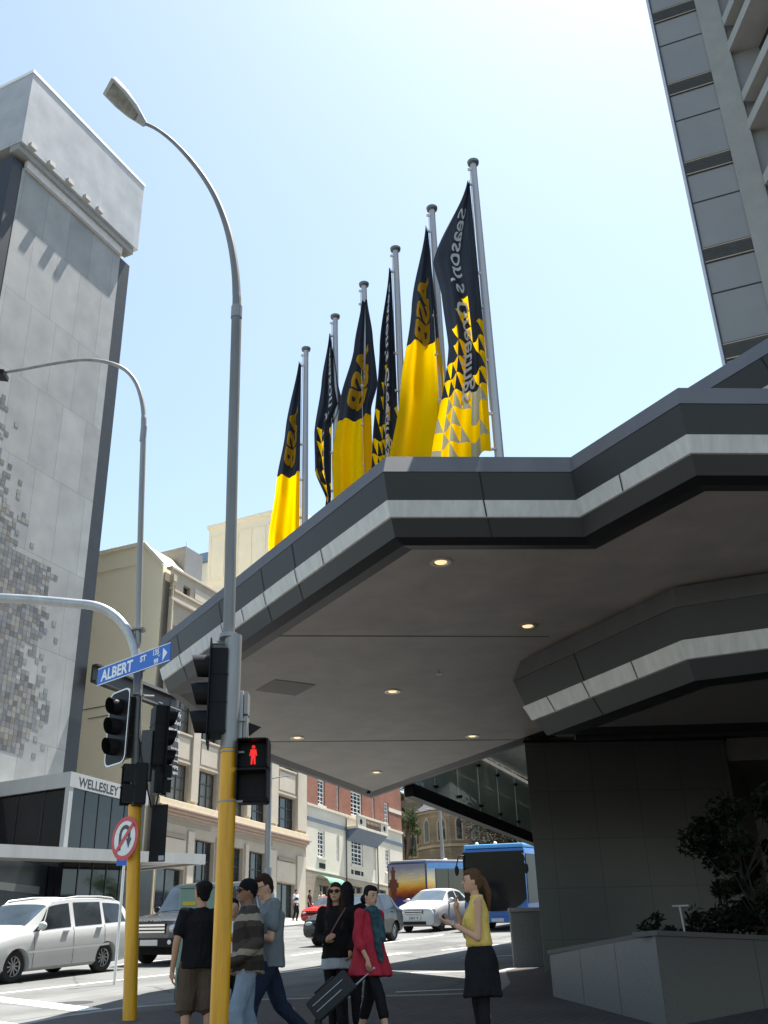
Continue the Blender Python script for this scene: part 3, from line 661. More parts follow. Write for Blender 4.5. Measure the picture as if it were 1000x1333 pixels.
cols=[(.09,.093,.10),(.125,.128,.135),(.165,.165,.158),(.115,.105,.09),(.065,.065,.063),(.18,.17,.15)]
mats_=[mat('mosaic_tile_%s'%n,c,.6,0,.08,3) for n,c in zip(('slate','bluegrey','stone','umber','charcoal','sand'),cols)]
b=MB(FMx); rnd=random.Random(3); st=.27
def dens(u,z):
    # full near lower left, thinning up and right
    lim=-2.2 if z<16.5 else (-3.4 if z<20 else (-2.9 if z<22.5 else (-5.2-(z-22.5)*.38)))
    lim-= 1.1*noise.noise(Vector((u*.0,z*.5,1)))
    return lim-u
u=-9.05
while u<-1.9:
    z=13.0
    while z<31:
        d=dens(u,z)
        pr_=1 if d>1.0 else (.55 if d>0.2 else (.10 if d>-.9 else 0))
        if rnd.random()<pr_:
            k=rnd.choices(range(6),[3,3,3,1.5,1.2 if d<1 else .6,2])[0]
            b.box(u+.008,u+st-.008,-.035,-.0205,z+.008,z+st-.008,k)
        z+=st
    u+=st
mo=b.build('mosaic',mats_,wt); mo['kind']='stuff'
# dark steel portal beam from the tower
sb_=thing('steel_portal_beam','dark steel channel beam running from the grey tower across the yellow wall','beam',FP(4,.4,18))
o=.45
uL,zL_=uz(112,856,o); uR,zR_=uz(231,907,o)
zc=zR_-.05
b=MB(FMx); b.box(.3,uR,-o,-o+.12,zc-.95,zc+.0); b.box(.3,uR,-o-.25,-o-.002,zc-.10,zc); b.box(.3,uR,-o-.25,-o-.002,zc-.95,zc-.85)
b.build('channel',mat('brown_black_steel',(.03,.028,.027),.5,.3,.15),sb_)
b=MB(FMx); b.box(3.8,uR+.02,-o-.30,-o-.26,zc-.14,zc+.02); b.box(3.8,uR+.02,-o-.30,-o-.26,zc-.97,zc-.87); b.build('lit_flange',mat('lit_flange_tone',(.14,.13,.125),.5,.3,.1),sb_)  # paler strips over the flanges, light on the steel put into colour
# ---------- podium with the street name on it
po=4.5
uK,zK=uz(93,1004,po); _,zk2=uz(93,1024,po); uR2,_=uz(195,1020,po); _,zk3=uz(90,1104,po)
pod=thing('glass_podium','low black glass podium with a white fascia and black street lettering, below the grey tower','building',FP(uK+3,po-2,5))
pw=mat('white_fascia_panel',(.36,.36,.355),.6,0,.08,1.5,streak=True)
black_gl=mat('black_glass',(.008,.009,.010),.05,0,.3,.5,spec=.5)
b=MB(FMx); b.box(uK,uR2,-po,-po+.12,zk2,zK); b.box(uK,uK+.12,-po+.121,8,zk2,zK); b.box(uK+.12,uR2,-po+.12,8,zK-.1,zK-.004); b.build('fascia',pw,pod)
b=MB(FMx); b.box(uK+.25,uR2-.1,-po+.1,8,4.5,zk2-.002); b.build('glass_wall',black_gl,pod)
b=MB(FMx); b.box(uK+.02,uK+.27,-po+.02,-po+.25,zk3-.3,zk2-.002); b.build('corner_post',pw,pod)
b=MB(FMx)
for k in range(1,6): x=uK+.25+k*(uR2-uK)/6; b.box(x-.025,x+.025,-po+.07,-po+.099,6.5,zk2-.003)
for k in range(1,8): y=-po+.1+k*1.5; b.box(uK+.22,uK+.249,y-.025,y+.025,6.5,zk2-.003)
b.build('mullion',mat('dark_mullion',(.03,.03,.032),.4,.3,0),pod,split=True)
P=FMx@Vector((uK+.55,-po-.004,zk2+.10)); hh=zK-zk2
put_text('WELLESLEY',hh*.88,P,Fd,(0,0,1),'lettering',mat('sign_black',(.015,.015,.015),.5,0,0),pod,bold=.012,sx=.92)
# footpath awning
oa=6.3
uA0,zA0=uz(88,1103,oa); uA1,zA1=uz(268,1112,oa); uA2,_=uz(-60,1076,oa)
_,zb0=uz(88,1119,oa); _,zb1=uz(268,1127,oa)
awn=thing('street_awning','long flat grey verandah over the footpath, running from the podium past the shops','awning',FP(uA0,5,8))
slp=(zA1-zA0)/(uA1-uA0); zS=zA0+slp*(uA2-uA0)
b=MB(FMx); th=zA0-zb0
b.add([(uA2,-oa,zS-th),(uA1,-oa,zA1-th),(uA1,-oa,zA1),(uA2,-oa,zS),(uA2,-oa+.1,zS-th),(uA1,-oa+.1,zA1-th),(uA1,-oa+.1,zA1),(uA2,-oa+.1,zS)],[(0,1,2,3),(1,5,6,2),(3,2,6,7),(4,7,6,5),(0,4,5,1)])
b.add([(uA1-.1,-oa+.1,zA1-th),(uA1,-oa+.1,zA1-th),(uA1,-.1,zA1-th),(uA1-.1,-.1,zA1-th),(uA1-.1,-oa+.1,zA1),(uA1,-oa+.1,zA1),(uA1,-.1,zA1),(uA1-.1,-.1,zA1)],[(0,1,5,4),(1,2,6,5),(2,3,7,6),(3,0,4,7),(4,5,6,7),(0,3,2,1)])
b.build('fascia',mat('grey_white_fascia',(.31,.31,.305),.6,0,.1,1.5,streak=True),awn)
b=MB(FMx); h=.1
b.add([(uA2,-oa+.1,zS-th+h),(uA1-.1,-oa+.1,zA1-th+h),(uA1-.1,-po+.3,zA1-th+h),(uA2,-po+.3,zS-th+h)],[(0,3,2,1)])
b.add([(uK+7,-po+.3,zA0-th+h+slp*(uK+7-uA0)),(uA1-.1,-po+.3,zA1-th+h),(uA1-.1,0,zA1-th+h),(uK+7,0,zA0-th+h+slp*(uK+7-uA0))],[(0,3,2,1)])
b.build('underside',mat('awning_soffit',(.28,.28,.27),.8,0,.1),awn)
# dark shopfronts under the awning
shp=thing('shopfront','dark shopfronts recessed under the verandah behind the white minivan','shopfront',FP(-8,3,4.5))
b=MB(FMx); b.box(-16,uK+.2,-po+.9,-po+1.2,3.0,zS+.2); b.box(uR2-.05,6.6,-.3,-.1,5.0,9.6); b.build('wall',mat('shop_dark',(.02,.022,.022),.3,0,.3),shp)
b=MB(FMx); b.box(-16,uK-.2,-po+.85,-po+.9,6.5,6.8); b.build('transom',mat('shop_transom',(.12,.13,.13),.5,0,.1),shp)
# ---------- church, far trees
ch_s=brickmat('church_stone',(.17,.135,.095),(.22,.18,.13),(.12,.10,.08),1,bw=.7,rh=.28,yaw=FY,ms=.02,noisev=.4)
lime=mat('pale_limestone',(.25,.21,.15),.85,0,.12,1)
slt=mat('church_slate',(.045,.045,.05),.7,0,.2,2)
cc=onY(590,1075,104); chz=10.4
chu=thing('stone_church','old brown stone church with a round apse, lancet windows and a conical slate roof','church',(cc.x,106,chz))
apR=(onY(642,1075,102).x-onY(540,1075,102).x)/2; cx=(onY(642,1075,102).x+onY(540,1075,102).x)/2; zt1=onY(590,1052,100).z; zs1=onY(590,1101,100).z
n=14
b=MB()
ring=[(cx+apR*math.cos(2*PI*i/n+.1),104+apR*math.sin(2*PI*i/n+.1)) for i in range(n)]
b.prism(ring,chz-1,zt1); b.build('apse_wall',ch_s,chu)
b=MB()
for z in (zs1,zt1-.25): b.prism([(cx+(apR+.14)*math.cos(2*PI*i/n+.1),104+(apR+.14)*math.sin(2*PI*i/n+.1)) for i in range(n)],z,z+.24)
b.build('string_course',lime,chu)
b=MB(); rg=[(cx+(apR+.35)*math.cos(2*PI*i/n+.1),104+(apR+.35)*math.sin(2*PI*i/n+.1),zt1) for i in range(n)]+[(cx,104,zt1+3.3)]
b.add(rg,[(i,(i+1)%n,n) for i in range(n)]+[tuple(range(n))[::-1]]); b.build('cone_roof',slt,chu)
def lancet(b,T_,w,z0,z1,dep,mi=0,k=6):
    pts=[(-w,0,z0),(w,0,z0),(w,0,z1-w*1.4)]+[(w-w*(i/k)**1.2,0,z1-w*1.4+w*1.4*math.sin(PI/2*i/k)) for i in range(1,k+1)]
    pts+=[(-p[0],0,p[2]) for p in pts[-2:1:-1]]
    old=b.T; b.T=T_; b.ext(pts,(0,dep,0),mi); b.T=old
b=MB(); b2=MB()
for i in range(n):
    am=2*PI*(i+.5)/n+.1; mx_,my_=cx+apR*math.cos(PI/n)*math.cos(am),104+apR*math.cos(PI/n)*math.sin(am)
    if math.sin(am)>.2: continue
    T_=Matrix.Translation((mx_,my_,0))@Matrix.Rotation(am+PI/2,4,'Z')
    w=.34 if i%2 else .24
    lancet(b,T_@Matrix.Translation((0,-.05,0)),w+.16,zs1+.5,zt1-.6,.03); lancet(b2,T_@Matrix.Translation((0,-.08,0)),w,zs1+.65,zt1-.85,.025)
b.build('window_surround',lime,chu,split=True); b2.build('lancet_window',glass_d,chu,split=True)
# nave wing with gothic window on the left
xw0=onY(514,1100,103).x; xw1=onY(543,1100,103).x; zg=onY(520,1072,103).z
b=MB(); b.box(xw0-4,xw1,103,112,chz-1,zg); b.ext([(xw0-4,103,zg),(xw1,103,zg),(xw0-1,103,zg+3.0)],(0,9,0)); b.build('wing_wall',ch_s,chu)
gx0=onY(533,1100,103).x; zg0=onY(533,1115,103).z; zg1=onY(533,1079,103).z
b=MB(); T_=Matrix.Translation((gx0,102.9,0)); lancet(b,T_,.98,zg0-.2,zg1+.2,.05); b.box(xw0-4,xw1,102.88,102.98,zg0-.6,zg0-.35); b.build('gothic_surround',lime,chu)
b=MB(); 
for dx in (-.38,.38): lancet(b,Matrix.Translation((gx0+dx,102.85,0)),.27,zg0,zg1-.7,.04)
b.cyl((gx0,102.85,zg1-.45),(gx0,102.89,zg1-.45),.26,14); b.build('gothic_window',glass_d,chu)
b=MB(); z3=onY(530,1035,108).z; b.box(xw0-3,onY(548,1040,108).x,108,116,zg,z3); b.build('tower_wall',ch_s,chu)
b=MB(); b.ext([(xw0-4.4,102.7,zg-.1),(xw0-1,102.7,zg+3.3),(xw1+.3,102.7,zg-.1),(xw1+.3,102.7,zg+.25),(xw0-1,102.7,zg+3.7),(xw0-4.4,102.7,zg+.25)],(0,9,0)); b.build('wing_roof',slt,chu)
# nave behind
zn=onY(600,985,116).z; x0_=onY(556,1040,116).x; x1_=onY(745,1040,116).x
b=MB(); b.box(x0_,x1_,116,128,chz-1,zn); b.ext([(x0_-.5,115.6,zn),(x1_+.5,115.6,zn),(x1_+.5,122,zn+6),(x0_-.5,122,zn+6)],(0,.4,0)); b.build('nave_wall',ch_s,chu)
b=MB(); b2=MB()
for k in range(6):
    T_=Matrix.Translation((x0_+2+k*3.1,115.9,0)); lancet(b,T_,.85,zn-5.2,zn-.7,.06); T_=Matrix.Translation((x0_+2+k*3.1,115.85,0)); lancet(b2,T_,.6,zn-5,zn-1,.04); b.box(x0_+.3+k*3.1,x0_+.75+k*3.1,115.2,115.99,chz,zn-.4)
b.build('nave_window_surround',lime,chu); b2.build('nave_window',glass_d,chu,split=True)
# ---------- trees
def tree(name,label,base,h,rad,lm,seed,nl=2600,ls=.3,trunk_r=.2,group=None,crown0=.35,clumps=16,squash=.9,cmin=.25,cmax=.48):
    r=random.Random(seed); base=Vector(base); t=thing(name,label,'tree' if h>3.5 else 'shrub',base,group)
    b=MB(); top=base+Vector((r.uniform(-.3,.3),r.uniform(-.3,.3),h*.7)); cl=[]
    pts=[base.lerp(top,k/5)+Vector((r.uniform(-1,1),r.uniform(-1,1),0))*h*.012*k for k in range(6)]
    b.tube(pts,[trunk_r*(1-.13*k) for k in range(6)],8)
    for k in range(clumps):
        a=r.uniform(0,2*PI); q=r.random(); zz=h*(crown0+(1-crown0)*r.random()*.92); 
        env=math.sin(PI*min(1,max(.06,(zz/h-crown0*.7)/(1.02-crown0*.7))))**.6
        rr_=rad*env*r.uniform(.35,.85); c=base+Vector((rr_*math.cos(a),rr_*math.sin(a),zz)); cl.append((c,rad*r.uniform(cmin,cmax)))
        s=pts[min(5,max(1,int(5*zz/h*.75)))]; m=s.lerp(c,.5)+Vector((0,0,-.04*h)); b.tube([s,m,c],[trunk_r*.4,trunk_r*.25,trunk_r*.08],6)
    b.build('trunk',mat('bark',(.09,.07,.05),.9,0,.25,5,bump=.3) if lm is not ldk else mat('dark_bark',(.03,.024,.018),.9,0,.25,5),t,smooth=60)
    b=MB(); vs=[];fs=[]
    for i in range(nl):
        c,cr_=cl[r.randrange(len(cl))]
        d=Vector((r.gauss(0,1),r.gauss(0,1),r.gauss(0,1))).normalized(); p=c+Vector((d.x,d.y,d.z*squash))*cr_*(r.random()**.45)
        a=Vector((r.gauss(0,1),r.gauss(0,1),r.gauss(0,.6))).normalized(); q=a.cross(Vector((r.gauss(0,1),r.gauss(0,1),r.gauss(0,1)))).normalized()
        L=ls*r.uniform(.6,1.3); W=L*.42; n0=len(vs); m_=r.randrange(3)
        vs+= [p-a*L/2,p+q*W/2,p+a*L/2,p-q*W/2]; b.add(vs[-4:],[(0,1,2,3)],m_)
    b.build('crown',lm,t); return t
lg=[leaf_mat('dark_leaf',(.025,.045,.018)),leaf_mat('mid_leaf',(.04,.07,.025)),leaf_mat('olive_leaf',(.06,.065,.03))]
lbr=[leaf_mat('brown_leaf',(.045,.036,.025)),leaf_mat('grey_olive_leaf',(.055,.05,.035)),leaf_mat('dark_olive_leaf',(.025,.028,.018))]
lbt=[leaf_mat('bright_leaf',(.16,.24,.03),.5),leaf_mat('lime_leaf',(.22,.28,.05),.5),leaf_mat('fresh_leaf',(.10,.17,.03),.5)]
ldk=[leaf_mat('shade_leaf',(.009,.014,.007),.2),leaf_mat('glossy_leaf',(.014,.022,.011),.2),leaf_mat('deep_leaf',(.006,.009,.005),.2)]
p=onY(545,1060,118); tree('dark_tree','dark evergreen tree behind the church wing',(p.x-1,118,10.4),19,5.5,lg,11,2600,.5,.4)
p=onY(528,1060,96); tree('dark_tree','slim dark evergreen at the corner of the brick hotel',(p.x,97,10.2),12.5,1.6,lg,12,1500,.35,.2)
for k,(x,Y,h,r_) in enumerate(((655,96,9,4.5),(690,92,10.5,4.5),(735,90,13,5),(625,125,16,6))):
    p=onY(x,1100,Y); tree('street_tree',['bare-looking brownish tree just right of the church apse','brownish tree right above the front of the blue bus','brownish tree hidden mostly behind the granite pillar','brownish tree far behind the apse roof'][k],(p.x,Y,gz(Y)),h,r_,lbr,20+k,5200,.38,.25,'trees right of the church')
p=onY(682,1102,56); tree('leafy_tree','bright lime-green leafy tree beside the front bus',(p.x,56,gz(56)),onY(682,1086,56).z-gz(56),1.5,lbt,31,1500,.2,.12,crown0=.45)
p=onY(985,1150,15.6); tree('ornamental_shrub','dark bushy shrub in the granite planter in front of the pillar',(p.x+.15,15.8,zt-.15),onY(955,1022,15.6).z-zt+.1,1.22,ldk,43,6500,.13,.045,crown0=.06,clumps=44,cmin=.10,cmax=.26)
for k,(x,w) in enumerate(((862,.3),(930,.45),(895,.28))):
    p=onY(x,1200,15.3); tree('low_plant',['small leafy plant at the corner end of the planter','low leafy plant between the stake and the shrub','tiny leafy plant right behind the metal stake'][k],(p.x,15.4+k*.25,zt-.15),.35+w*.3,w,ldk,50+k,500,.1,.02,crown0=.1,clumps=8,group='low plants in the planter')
# far tall mass right of the brick hotel is church only; wall end
# ================================================================ STREET POLES AND SIGNALS
red_e=emis('red_man_light',(1,.02,.02),.22)
lens_d=mat('unlit_lens',(.03,.012,.01),.25,0,.1)
def rbox_pts(w,h,r,k=5):
    pts=[]
    for cx_,cz_,a0 in ((w-r,h-r,0),(-w+r,h-r,90),(-w+r,-h+r,180),(w-r,-h+r,270)):
        for i in range(k+1): a=D(a0+90*i/k); pts.append((cx_+r*math.cos(a),0,cz_+r*math.sin(a)))
    return pts
def signal_head(parent,c,face,border=True,sc=1,name='signal_head'):
    """three aspect head centred at c, facing yaw"""
    T_=frame(c,face-PI/2)   # local x = facing - 90deg, y (left of x)= facing ... 
    fd=T_.to_3x3()@Vector((0,1,0))
    if fd.dot(dv(face))<0: T_=T_@Matrix.Rotation(PI,4,'Z')
    T_=T_@Matrix.Scale(sc,4)
    b=MB(T_); b.ext(rbox_pts(.28,.58,.12),(0,-.012,0)); hd=b.build(name,black_m,parent)
    b=MB(T_); b.box(-.16,.16,-.19,-.013,-.47,.47)
    for k in range(3): b.box(-.165,.165,-.2,-.02,-.45+k*.31,-.44+k*.31+.0)
    b.build('housing',black_m,hd,bevel=.02)
    if border:
        b=MB(T_); o=rbox_pts(.28,.58,.12); i_=rbox_pts(.256,.556,.105); n=len(o)
        b.add([(p[0],.004,p[2]) for p in o]+[(p[0],.004,p[2]) for p in i_],[(k,(k+1)%n,n+(k+1)%n,n+k) for k in range(n)])
        b.add([(p[0],-.016,p[2]) for p in o]+[(p[0],-.016,p[2]) for p in i_],[(k,n+k,n+(k+1)%n,(k+1)%n) for k in range(n)])
        b.build('white_border',white_m,hd)
    for k in range(3):
        z=.31-.31*k; b=MB(T_); n=20; vs=[];fs=[]
        for j,(y,r) in enumerate(((.0,.125),(.26,.12))):
            for i in range(n+1):
                a=D(-72)+D(324)*i/n; yy=y if j==0 else (.17+.035*math.sin(a))
                vs.append((r*math.cos(a),yy,z+r*math.sin(a)))
        fs=[(i,i+1,n+1+i+1,n+1+i) for i in range(n)]
        b.add(vs,fs); b.add([(v[0]*.96,v[1],z+(v[2]-z)*.96) for v in vs],[q[::-1] for q in fs]); b.build('visor',black_m,hd,smooth=50)
        b=MB(T_); b.ell((0,.0,z),(.10,.025,.10),16,8); b.build('lens',lens_d,hd,smooth=60)
    return hd
def ped_head(parent,c,face,lit=False,sc=1):
    T_=frame(c,face-PI/2)
    if (T_.to_3x3()@Vector((0,1,0))).dot(dv(face))<0: T_=T_@Matrix.Rotation(PI,4,'Z')
    T_=T_@Matrix.Scale(sc,4)
    b=MB(T_); b.box(-.17,.17,-.2,0,-.33,.33); hd=b.build('pedestrian_signal',black_m,parent,bevel=.025)
    for z in (.155,-.165):
        b=MB(T_); b.box(-.165,-.15,.002,.17,z-.14,z+.14); b.box(.15,.165,.002,.17,z-.14,z+.14); b.box(-.149,.149,.002,.19,z+.13,z+.142)
        b.build('hood',black_m,hd)
        b=MB(T_); b.box(-.13,.13,.0025,.012,z-.12,z+.12); b.build('screen',blackmat,hd)
    if lit:
        b=MB(T_); y=.016; z=.155
        b.ell((0,y,z+.085),(.02,.004,.02),10,6)
        b.ext([(-.03,y,z+.06),(.03,y,z+.06),(.042,y,z-.01),(.028,y,z-.01),(.022,y,z+.03),(.026,y,z-.10),(.008,y,z-.10),(0,y,z-.02),(-.008,y,z-.10),(-.026,y,z-.10),(-.022,y,z+.03),(-.028,y,z-.01),(-.042,y,z-.01)],(0,.003,0))
        b.build('red_standing_man',red_e,hd)
    return hd
def strap(b,c,r,z): b.cyl((c.x,c.y,z-.006),(c.x,c.y,z+.006),r+.003,16); b.box(c.x+r,c.x+r+.06,c.y-.01,c.y+.01,z-.01,z+.01)
# ---- near tall lamp post
Yp=10.0
def at(x,y,Y=Yp): return onY(x,y,Y)
base=at(284,1420); gzp=gz(Yp)
p_b=at(285,1333); p_t=at(304,832)
ax=(p_t-p_b)/(p_t.z-p_b.z); foot=p_b-ax*(p_b.z-gzp)
lp=thing('signal_lamp_post','tall curved lamp post with thick yellow base, carrying the lit red man signal','street lamp',foot)
zy=at(292,976).z; zs_=at(298,828).z
def on(z): return foot+ax*(z-gzp)
b=MB(); b.cyl(on(gzp-.1),on(zy),.083,24); b.build('yellow_base',yellow_m,lp,smooth=40)
b=MB(); b.cyl(on(zy+.002),on(zs_),.088,24); b.build('grey_sleeve',galv,lp,smooth=40)
b=MB(); cen=[(297,828),(302,650),(308,415)]
curve=[(298,828),(303,600),(308,415),(308,380),(306,350),(301,318),(293,288),(281,258),(266,232),(247,207),(225,184),(204,168),(187,160)]
def smooth_curve(pts,sub=6):
    out=[]
    for i in range(len(pts)-1):
        a=pts[max(0,i-1)];p=pts[i];q=pts[i+1];e=pts[min(len(pts)-1,i+2)]
        for k in range(sub):
            t=k/sub; out.append(tuple(.5*((2*p[j])+(-a[j]+q[j])*t+(2*a[j]-5*p[j]+4*q[j]-e[j])*t*t+(-a[j]+3*p[j]-3*q[j]+e[j])*t**3) for j in (0,1)))
    return out+[pts[-1]]
cv=[at(x,y) for x,y in smooth_curve(curve)]
b.tube(cv,[.062 if i<13 else max(.024,.055-.0006*(i-13)) for i in range(len(cv))],18); b.build('curved_arm',galv_d,lp,smooth=60)
b=MB(); p=at(308,410); b.cyl(p-Vector((0,0,.05)),p+Vector((0,0,.12)),.068,20); q=at(298,829); b.cyl(q-Vector((0,0,.02)),q+Vector((0,0,.025)),.098,24)
for yy in (1044,980,938): z=at(290,yy).z; strap(b,on(z),.088,z)
b.build('collar',galv,lp,smooth=40,split=True)
# lamp head: trough seen from underneath
e0=at(187,161); e1=at(142,113,Yp-.28); axl=(e1-e0); L0=axl.length; axl.normalize()
sd=Vector((0,1,0)).cross(axl).normalized(); s0_=Vector((.55,-.80,.12)); sd=(s0_-axl*s0_.dot(axl)).normalized(); upv=axl.cross(sd); 
if upv.z<0: upv=-upv
b=MB(); st_=[(-.03,.03,.05),(.05,.05,.07),(.25,.11,.10),(.48,.145,.12),(.72,.15,.12),(.745,.145,.11)]
vs=[];fs=[]
for x,w,h_ in st_:
    c=e0+axl*x*L0/.72; vs+=[c-sd*w-upv*.02,c-sd*w*.97+upv*h_*.55,c-sd*w*.5+upv*h_,c+sd*w*.5+upv*h_,c+sd*w*.97+upv*h_*.55,c+sd*w-upv*.02]
for i in range(len(st_)-1):
    for k in range(6): fs.append((i*6+k,i*6+(k+1)%6,(i+1)*6+(k+1)%6,(i+1)*6+k))
fs+= [tuple(range(6))[::-1],tuple(range((len(st_)-1)*6,len(st_)*6))]
b.add(vs,fs); lh=b.build('lamp_head',mat('lamp_grey_alloy',(.33,.34,.33),.5,.3,.2,8),lp,smooth=35,bevel=.006)
b=MB(); vs=[]
for x,w in ((.14,.06),(.42,.115),(.68,.13)):
    c=e0+axl*x*L0/.72; vs+=[c-sd*w-upv*.021,c+sd*w-upv*.021,c-sd*w*.8-upv*.045,c+sd*w*.8-upv*.045]
b.add(vs,[(0,2,6,4),(2,3,7,6),(3,1,5,7),(4,6,10,8),(6,7,11,10),(7,5,9,11),(0,1,3,2),(8,10,11,9)]); b.build('diffuser',mat('grimy_diffuser',(.16,.165,.14),.35,0,.4,12),lh,smooth=60)
# signals on it
c=at(272,902); signal_head(lp,c+Vector((.0,.02,0)),D(-97),border=False,sc=.93)
b=MB(); 
for yy in (838,955): p=at(275,yy); b.cyl(p,on(p.z),.014,8)
b.build('signal_bracket',galv,lp,split=True)
c=at(326,1001); c=c+Vector((.02,.05,0)); ped_head(lp,c,D(178),True,.93)
b=MB()
for yy in (968,1042): p=at(326,yy); b.cyl(p,on(p.z),.008,8)
b.build('signal_bracket',black_m,lp,split=True)
# pale equipment box on the far side, with a small dark blade behind
b=MB(); p=at(313,898); h=at(313,898).z-at(313,962).z; b.box(p.x-.05,p.x+.03,Yp+.02,Yp+.2,p.z-h,p.z); ebx=b.build('equipment_box',mat('pale_box_grey',(.34,.34,.32),.5,0,.1),lp,bevel=.01)
b=MB(); b.box(p.x+.035,p.x+.075,Yp+.03,Yp+.19,p.z-h+.02,p.z-h*.52); b.box(p.x+.035,p.x+.075,Yp+.03,Yp+.19,p.z-h*.48,p.z-.01); b.build('lid',mat('box_lid',(.24,.24,.23),.5,.2,.1),ebx,bevel=.006)
b=MB(); p1=at(322,937);p2=at(338,943);p3=at(322,955); b.ext([p1+Vector((0,.1,0)),p2+Vector((0,.1,0)),p3+Vector((0,.1,0))],(0,.02,0)); b.build('fin',black_m,lp)
# ---- left signal pole with arched lamp arm
Yl=15.8
A=lambda x,y:onY(x,y,Yl)
pb=onG(168,1326); pb=Vector((pb.x,Yl,gz(Yl)))
p1=A(169,1326); p2=A(181,835)
ax2=(p2-p1)/(p2.z-p1.z)
def on2(z): return p1+ax2*(z-p1.z)
lp2=thing('signal_pole','left signal pole with yellow base, blue street name sign and arched arms','traffic light',on2(gz(Yl)))
zy2=A(172,1048).z
b=MB(); b.cyl(on2(gz(Yl)-.1),on2(zy2),.098,22); b.build('yellow_base',yellow_m,lp2,smooth=40)
b=MB(); zt2=A(181,868).z; b.cyl(on2(zy2+.002),on2(zt2),.075,20); b.build('grey_pole',galv_d,lp2,smooth=40)
cur=[(179,868),(181,780),(184,660),(187,560),(187,538),(184,518),(177,498),(165,483),(148,474),(125,469),(100,469),(60,475),(10,484),(-60,492)]
cv=[A(x,y) for x,y in smooth_curve(cur)]
b=MB(); b.tube(cv,[.052 if i<22 else max(.03,.045-.0004*(i-22)) for i in range(len(cv))],14); p=A(187,562); b.cyl(p-Vector((0,0,.2)),p+Vector((0,0,.1)),.058,16); b.build('curved_arm',galv,lp2,smooth=60)
b=MB(); p=A(0,488); b.obox(p,(.12,0,-.02),(0,.14,0),(0,0,.05)); b.build('lamp_head',black_m,lp2,bevel=.01)
cur=[(180,862),(174,838),(164,818),(148,801),(126,790),(95,786),(50,782),(0,779),(-70,777)]
b=MB(); b.tube([A(x,y)+Vector((0,-.02,0)) for x,y in smooth_curve(cur)],.078,18); b.build('mast_arm',mat('pale_galvanised',(.38,.39,.40),.35,.6,.15,6),lp2,smooth=60)
b=MB(); 
for yy in (820,872,905): z=A(181,yy).z; q=on2(z); b.cyl((q.x,q.y,z-.015),(q.x,q.y,z+.015),.11,18)
b.build('pole_strap',galv,lp2,split=True)
# street name sign (left end is further away)
sy=D(130); Yq=Yl-1.05; c0=onY(223,836,Yq); c1=onY(223,861,Yq); hgt=(c0.z-c1.z)*.96
ex=dv(sy); Ls=1.3
def projx(P):
    d=P-Vector((0,0,EZ)); return 500+f*d.dot(CR)/d.dot(CF)
while projx(Vector((c0.x,c0.y,c0.z))-ex*Ls)>129: Ls+=.02
o=Vector((c0.x,c0.y,c0.z-hgt))-ex*Ls
q0,q1=None,None
up_=Vector((0,0,1)); nrm=Vector((ex.y,-ex.x,0)); 
if nrm.y>0: nrm=-nrm
sgn_=MB(); sgn_.obox(o+ex*Ls/2+up_*hgt/2,ex*Ls/2,nrm*.006,up_*hgt/2); sg=sgn_.build('street_name_sign',mat('sign_blue',(.01,.11,.48),.35,0,.04),lp2)
sb2=MB()
for z in (.008,hgt-.008): sb2.obox(o+ex*Ls/2+up_*z+nrm*.008,ex*Ls/2,nrm*.002,up_*.006)
sb2.build('sign_edge',white_m,sg)
wtx=mat('sign_white',(.72,.74,.74),.5,0,0)
put_text('ALBERT',hgt*.86,o+nrm*.0085+ex*Ls*.06+up_*hgt*.20,ex,up_,'lettering',wtx,sg,bold=.008,fit=Ls*.45)
put_text('ST',hgt*.44,o+nrm*.0085+ex*Ls*.60+up_*hgt*.50,ex,up_,'lettering',wtx,sg,bold=.005,fit=Ls*.085)
put_text('135',hgt*.42,o+nrm*.0085+ex*Ls*.765+up_*hgt*.60,ex,up_,'lettering',wtx,sg,bold=.004,sx=.9)
put_text('99',hgt*.42,o+nrm*.0085+ex*Ls*.79+up_*hgt*.08,ex,up_,'lettering',wtx,sg,bold=.004,sx=.9)
b=MB(); b.ext([o+nrm*.0085+ex*Ls*x+up_*hgt*y for x,y in ((.905,.84),(.965,.50),(.905,.12))],nrm*.001)
b.ext([o+nrm*.0085+ex*Ls*x+up_*hgt*y for x,y in ((.835,.56),(.842,.56),(.855,.46),(.868,.56),(.875,.56),(.855,.42))],nrm*.001); b.build('arrow',wtx,sg)
c=A(158,950)+Vector((-.02,-.16,0)); signal_head(lp2,c,D(-137),True,1.02)
c=A(208,958)+Vector((.04,.1,0)); signal_head(lp2,c,D(62),False,1.0)
b=MB()
for yy in (905,1000):
    p=A(190,yy); b.cyl(on2(p.z),A(200,yy)+Vector((0,.05,0)),.016,8); b.cyl(on2(p.z),A(165,yy)+Vector((0,-.1,0)),.016,8)
p=A(186,900); q=A(186,968); b.cyl(p+Vector((0,-.12,0)),q+Vector((0,-.12,0)),.012,8)
b.build('signal_bracket',mat('pale_bracket',(.42,.42,.40),.4,.5,.1),lp2)
b=MB(); p=A(196,985); b.box(p.x-.12,p.x+.05,Yl-.18,Yl-.02,p.z-.40,p.z+.38); b.build('terminal_box',mat('box_dark_grey',(.05,.05,.05),.5,0,.1),lp2,bevel=.015)
ped_head(lp2,A(176,1024)+Vector((0,-.14,0)),D(-112),False,.95)
ped_head(lp2,A(207,1013)+Vector((.02,.10,0)),D(60),False,.7)
b=MB(); pts=[A(192,1000),A(193,1028),A(198,1052),A(204,1050),A(208,1032),A(208,1015)]
b.tube([p+Vector((0,-.05,0)) for p in pts],.012,8); pts=[A(187,910),A(184,960),A(189,1000),A(191,1040)]; b.tube([p+Vector((0,-.19,0)) for p in pts],.010,8); b.build('cable',blackmat,lp2,smooth=60)
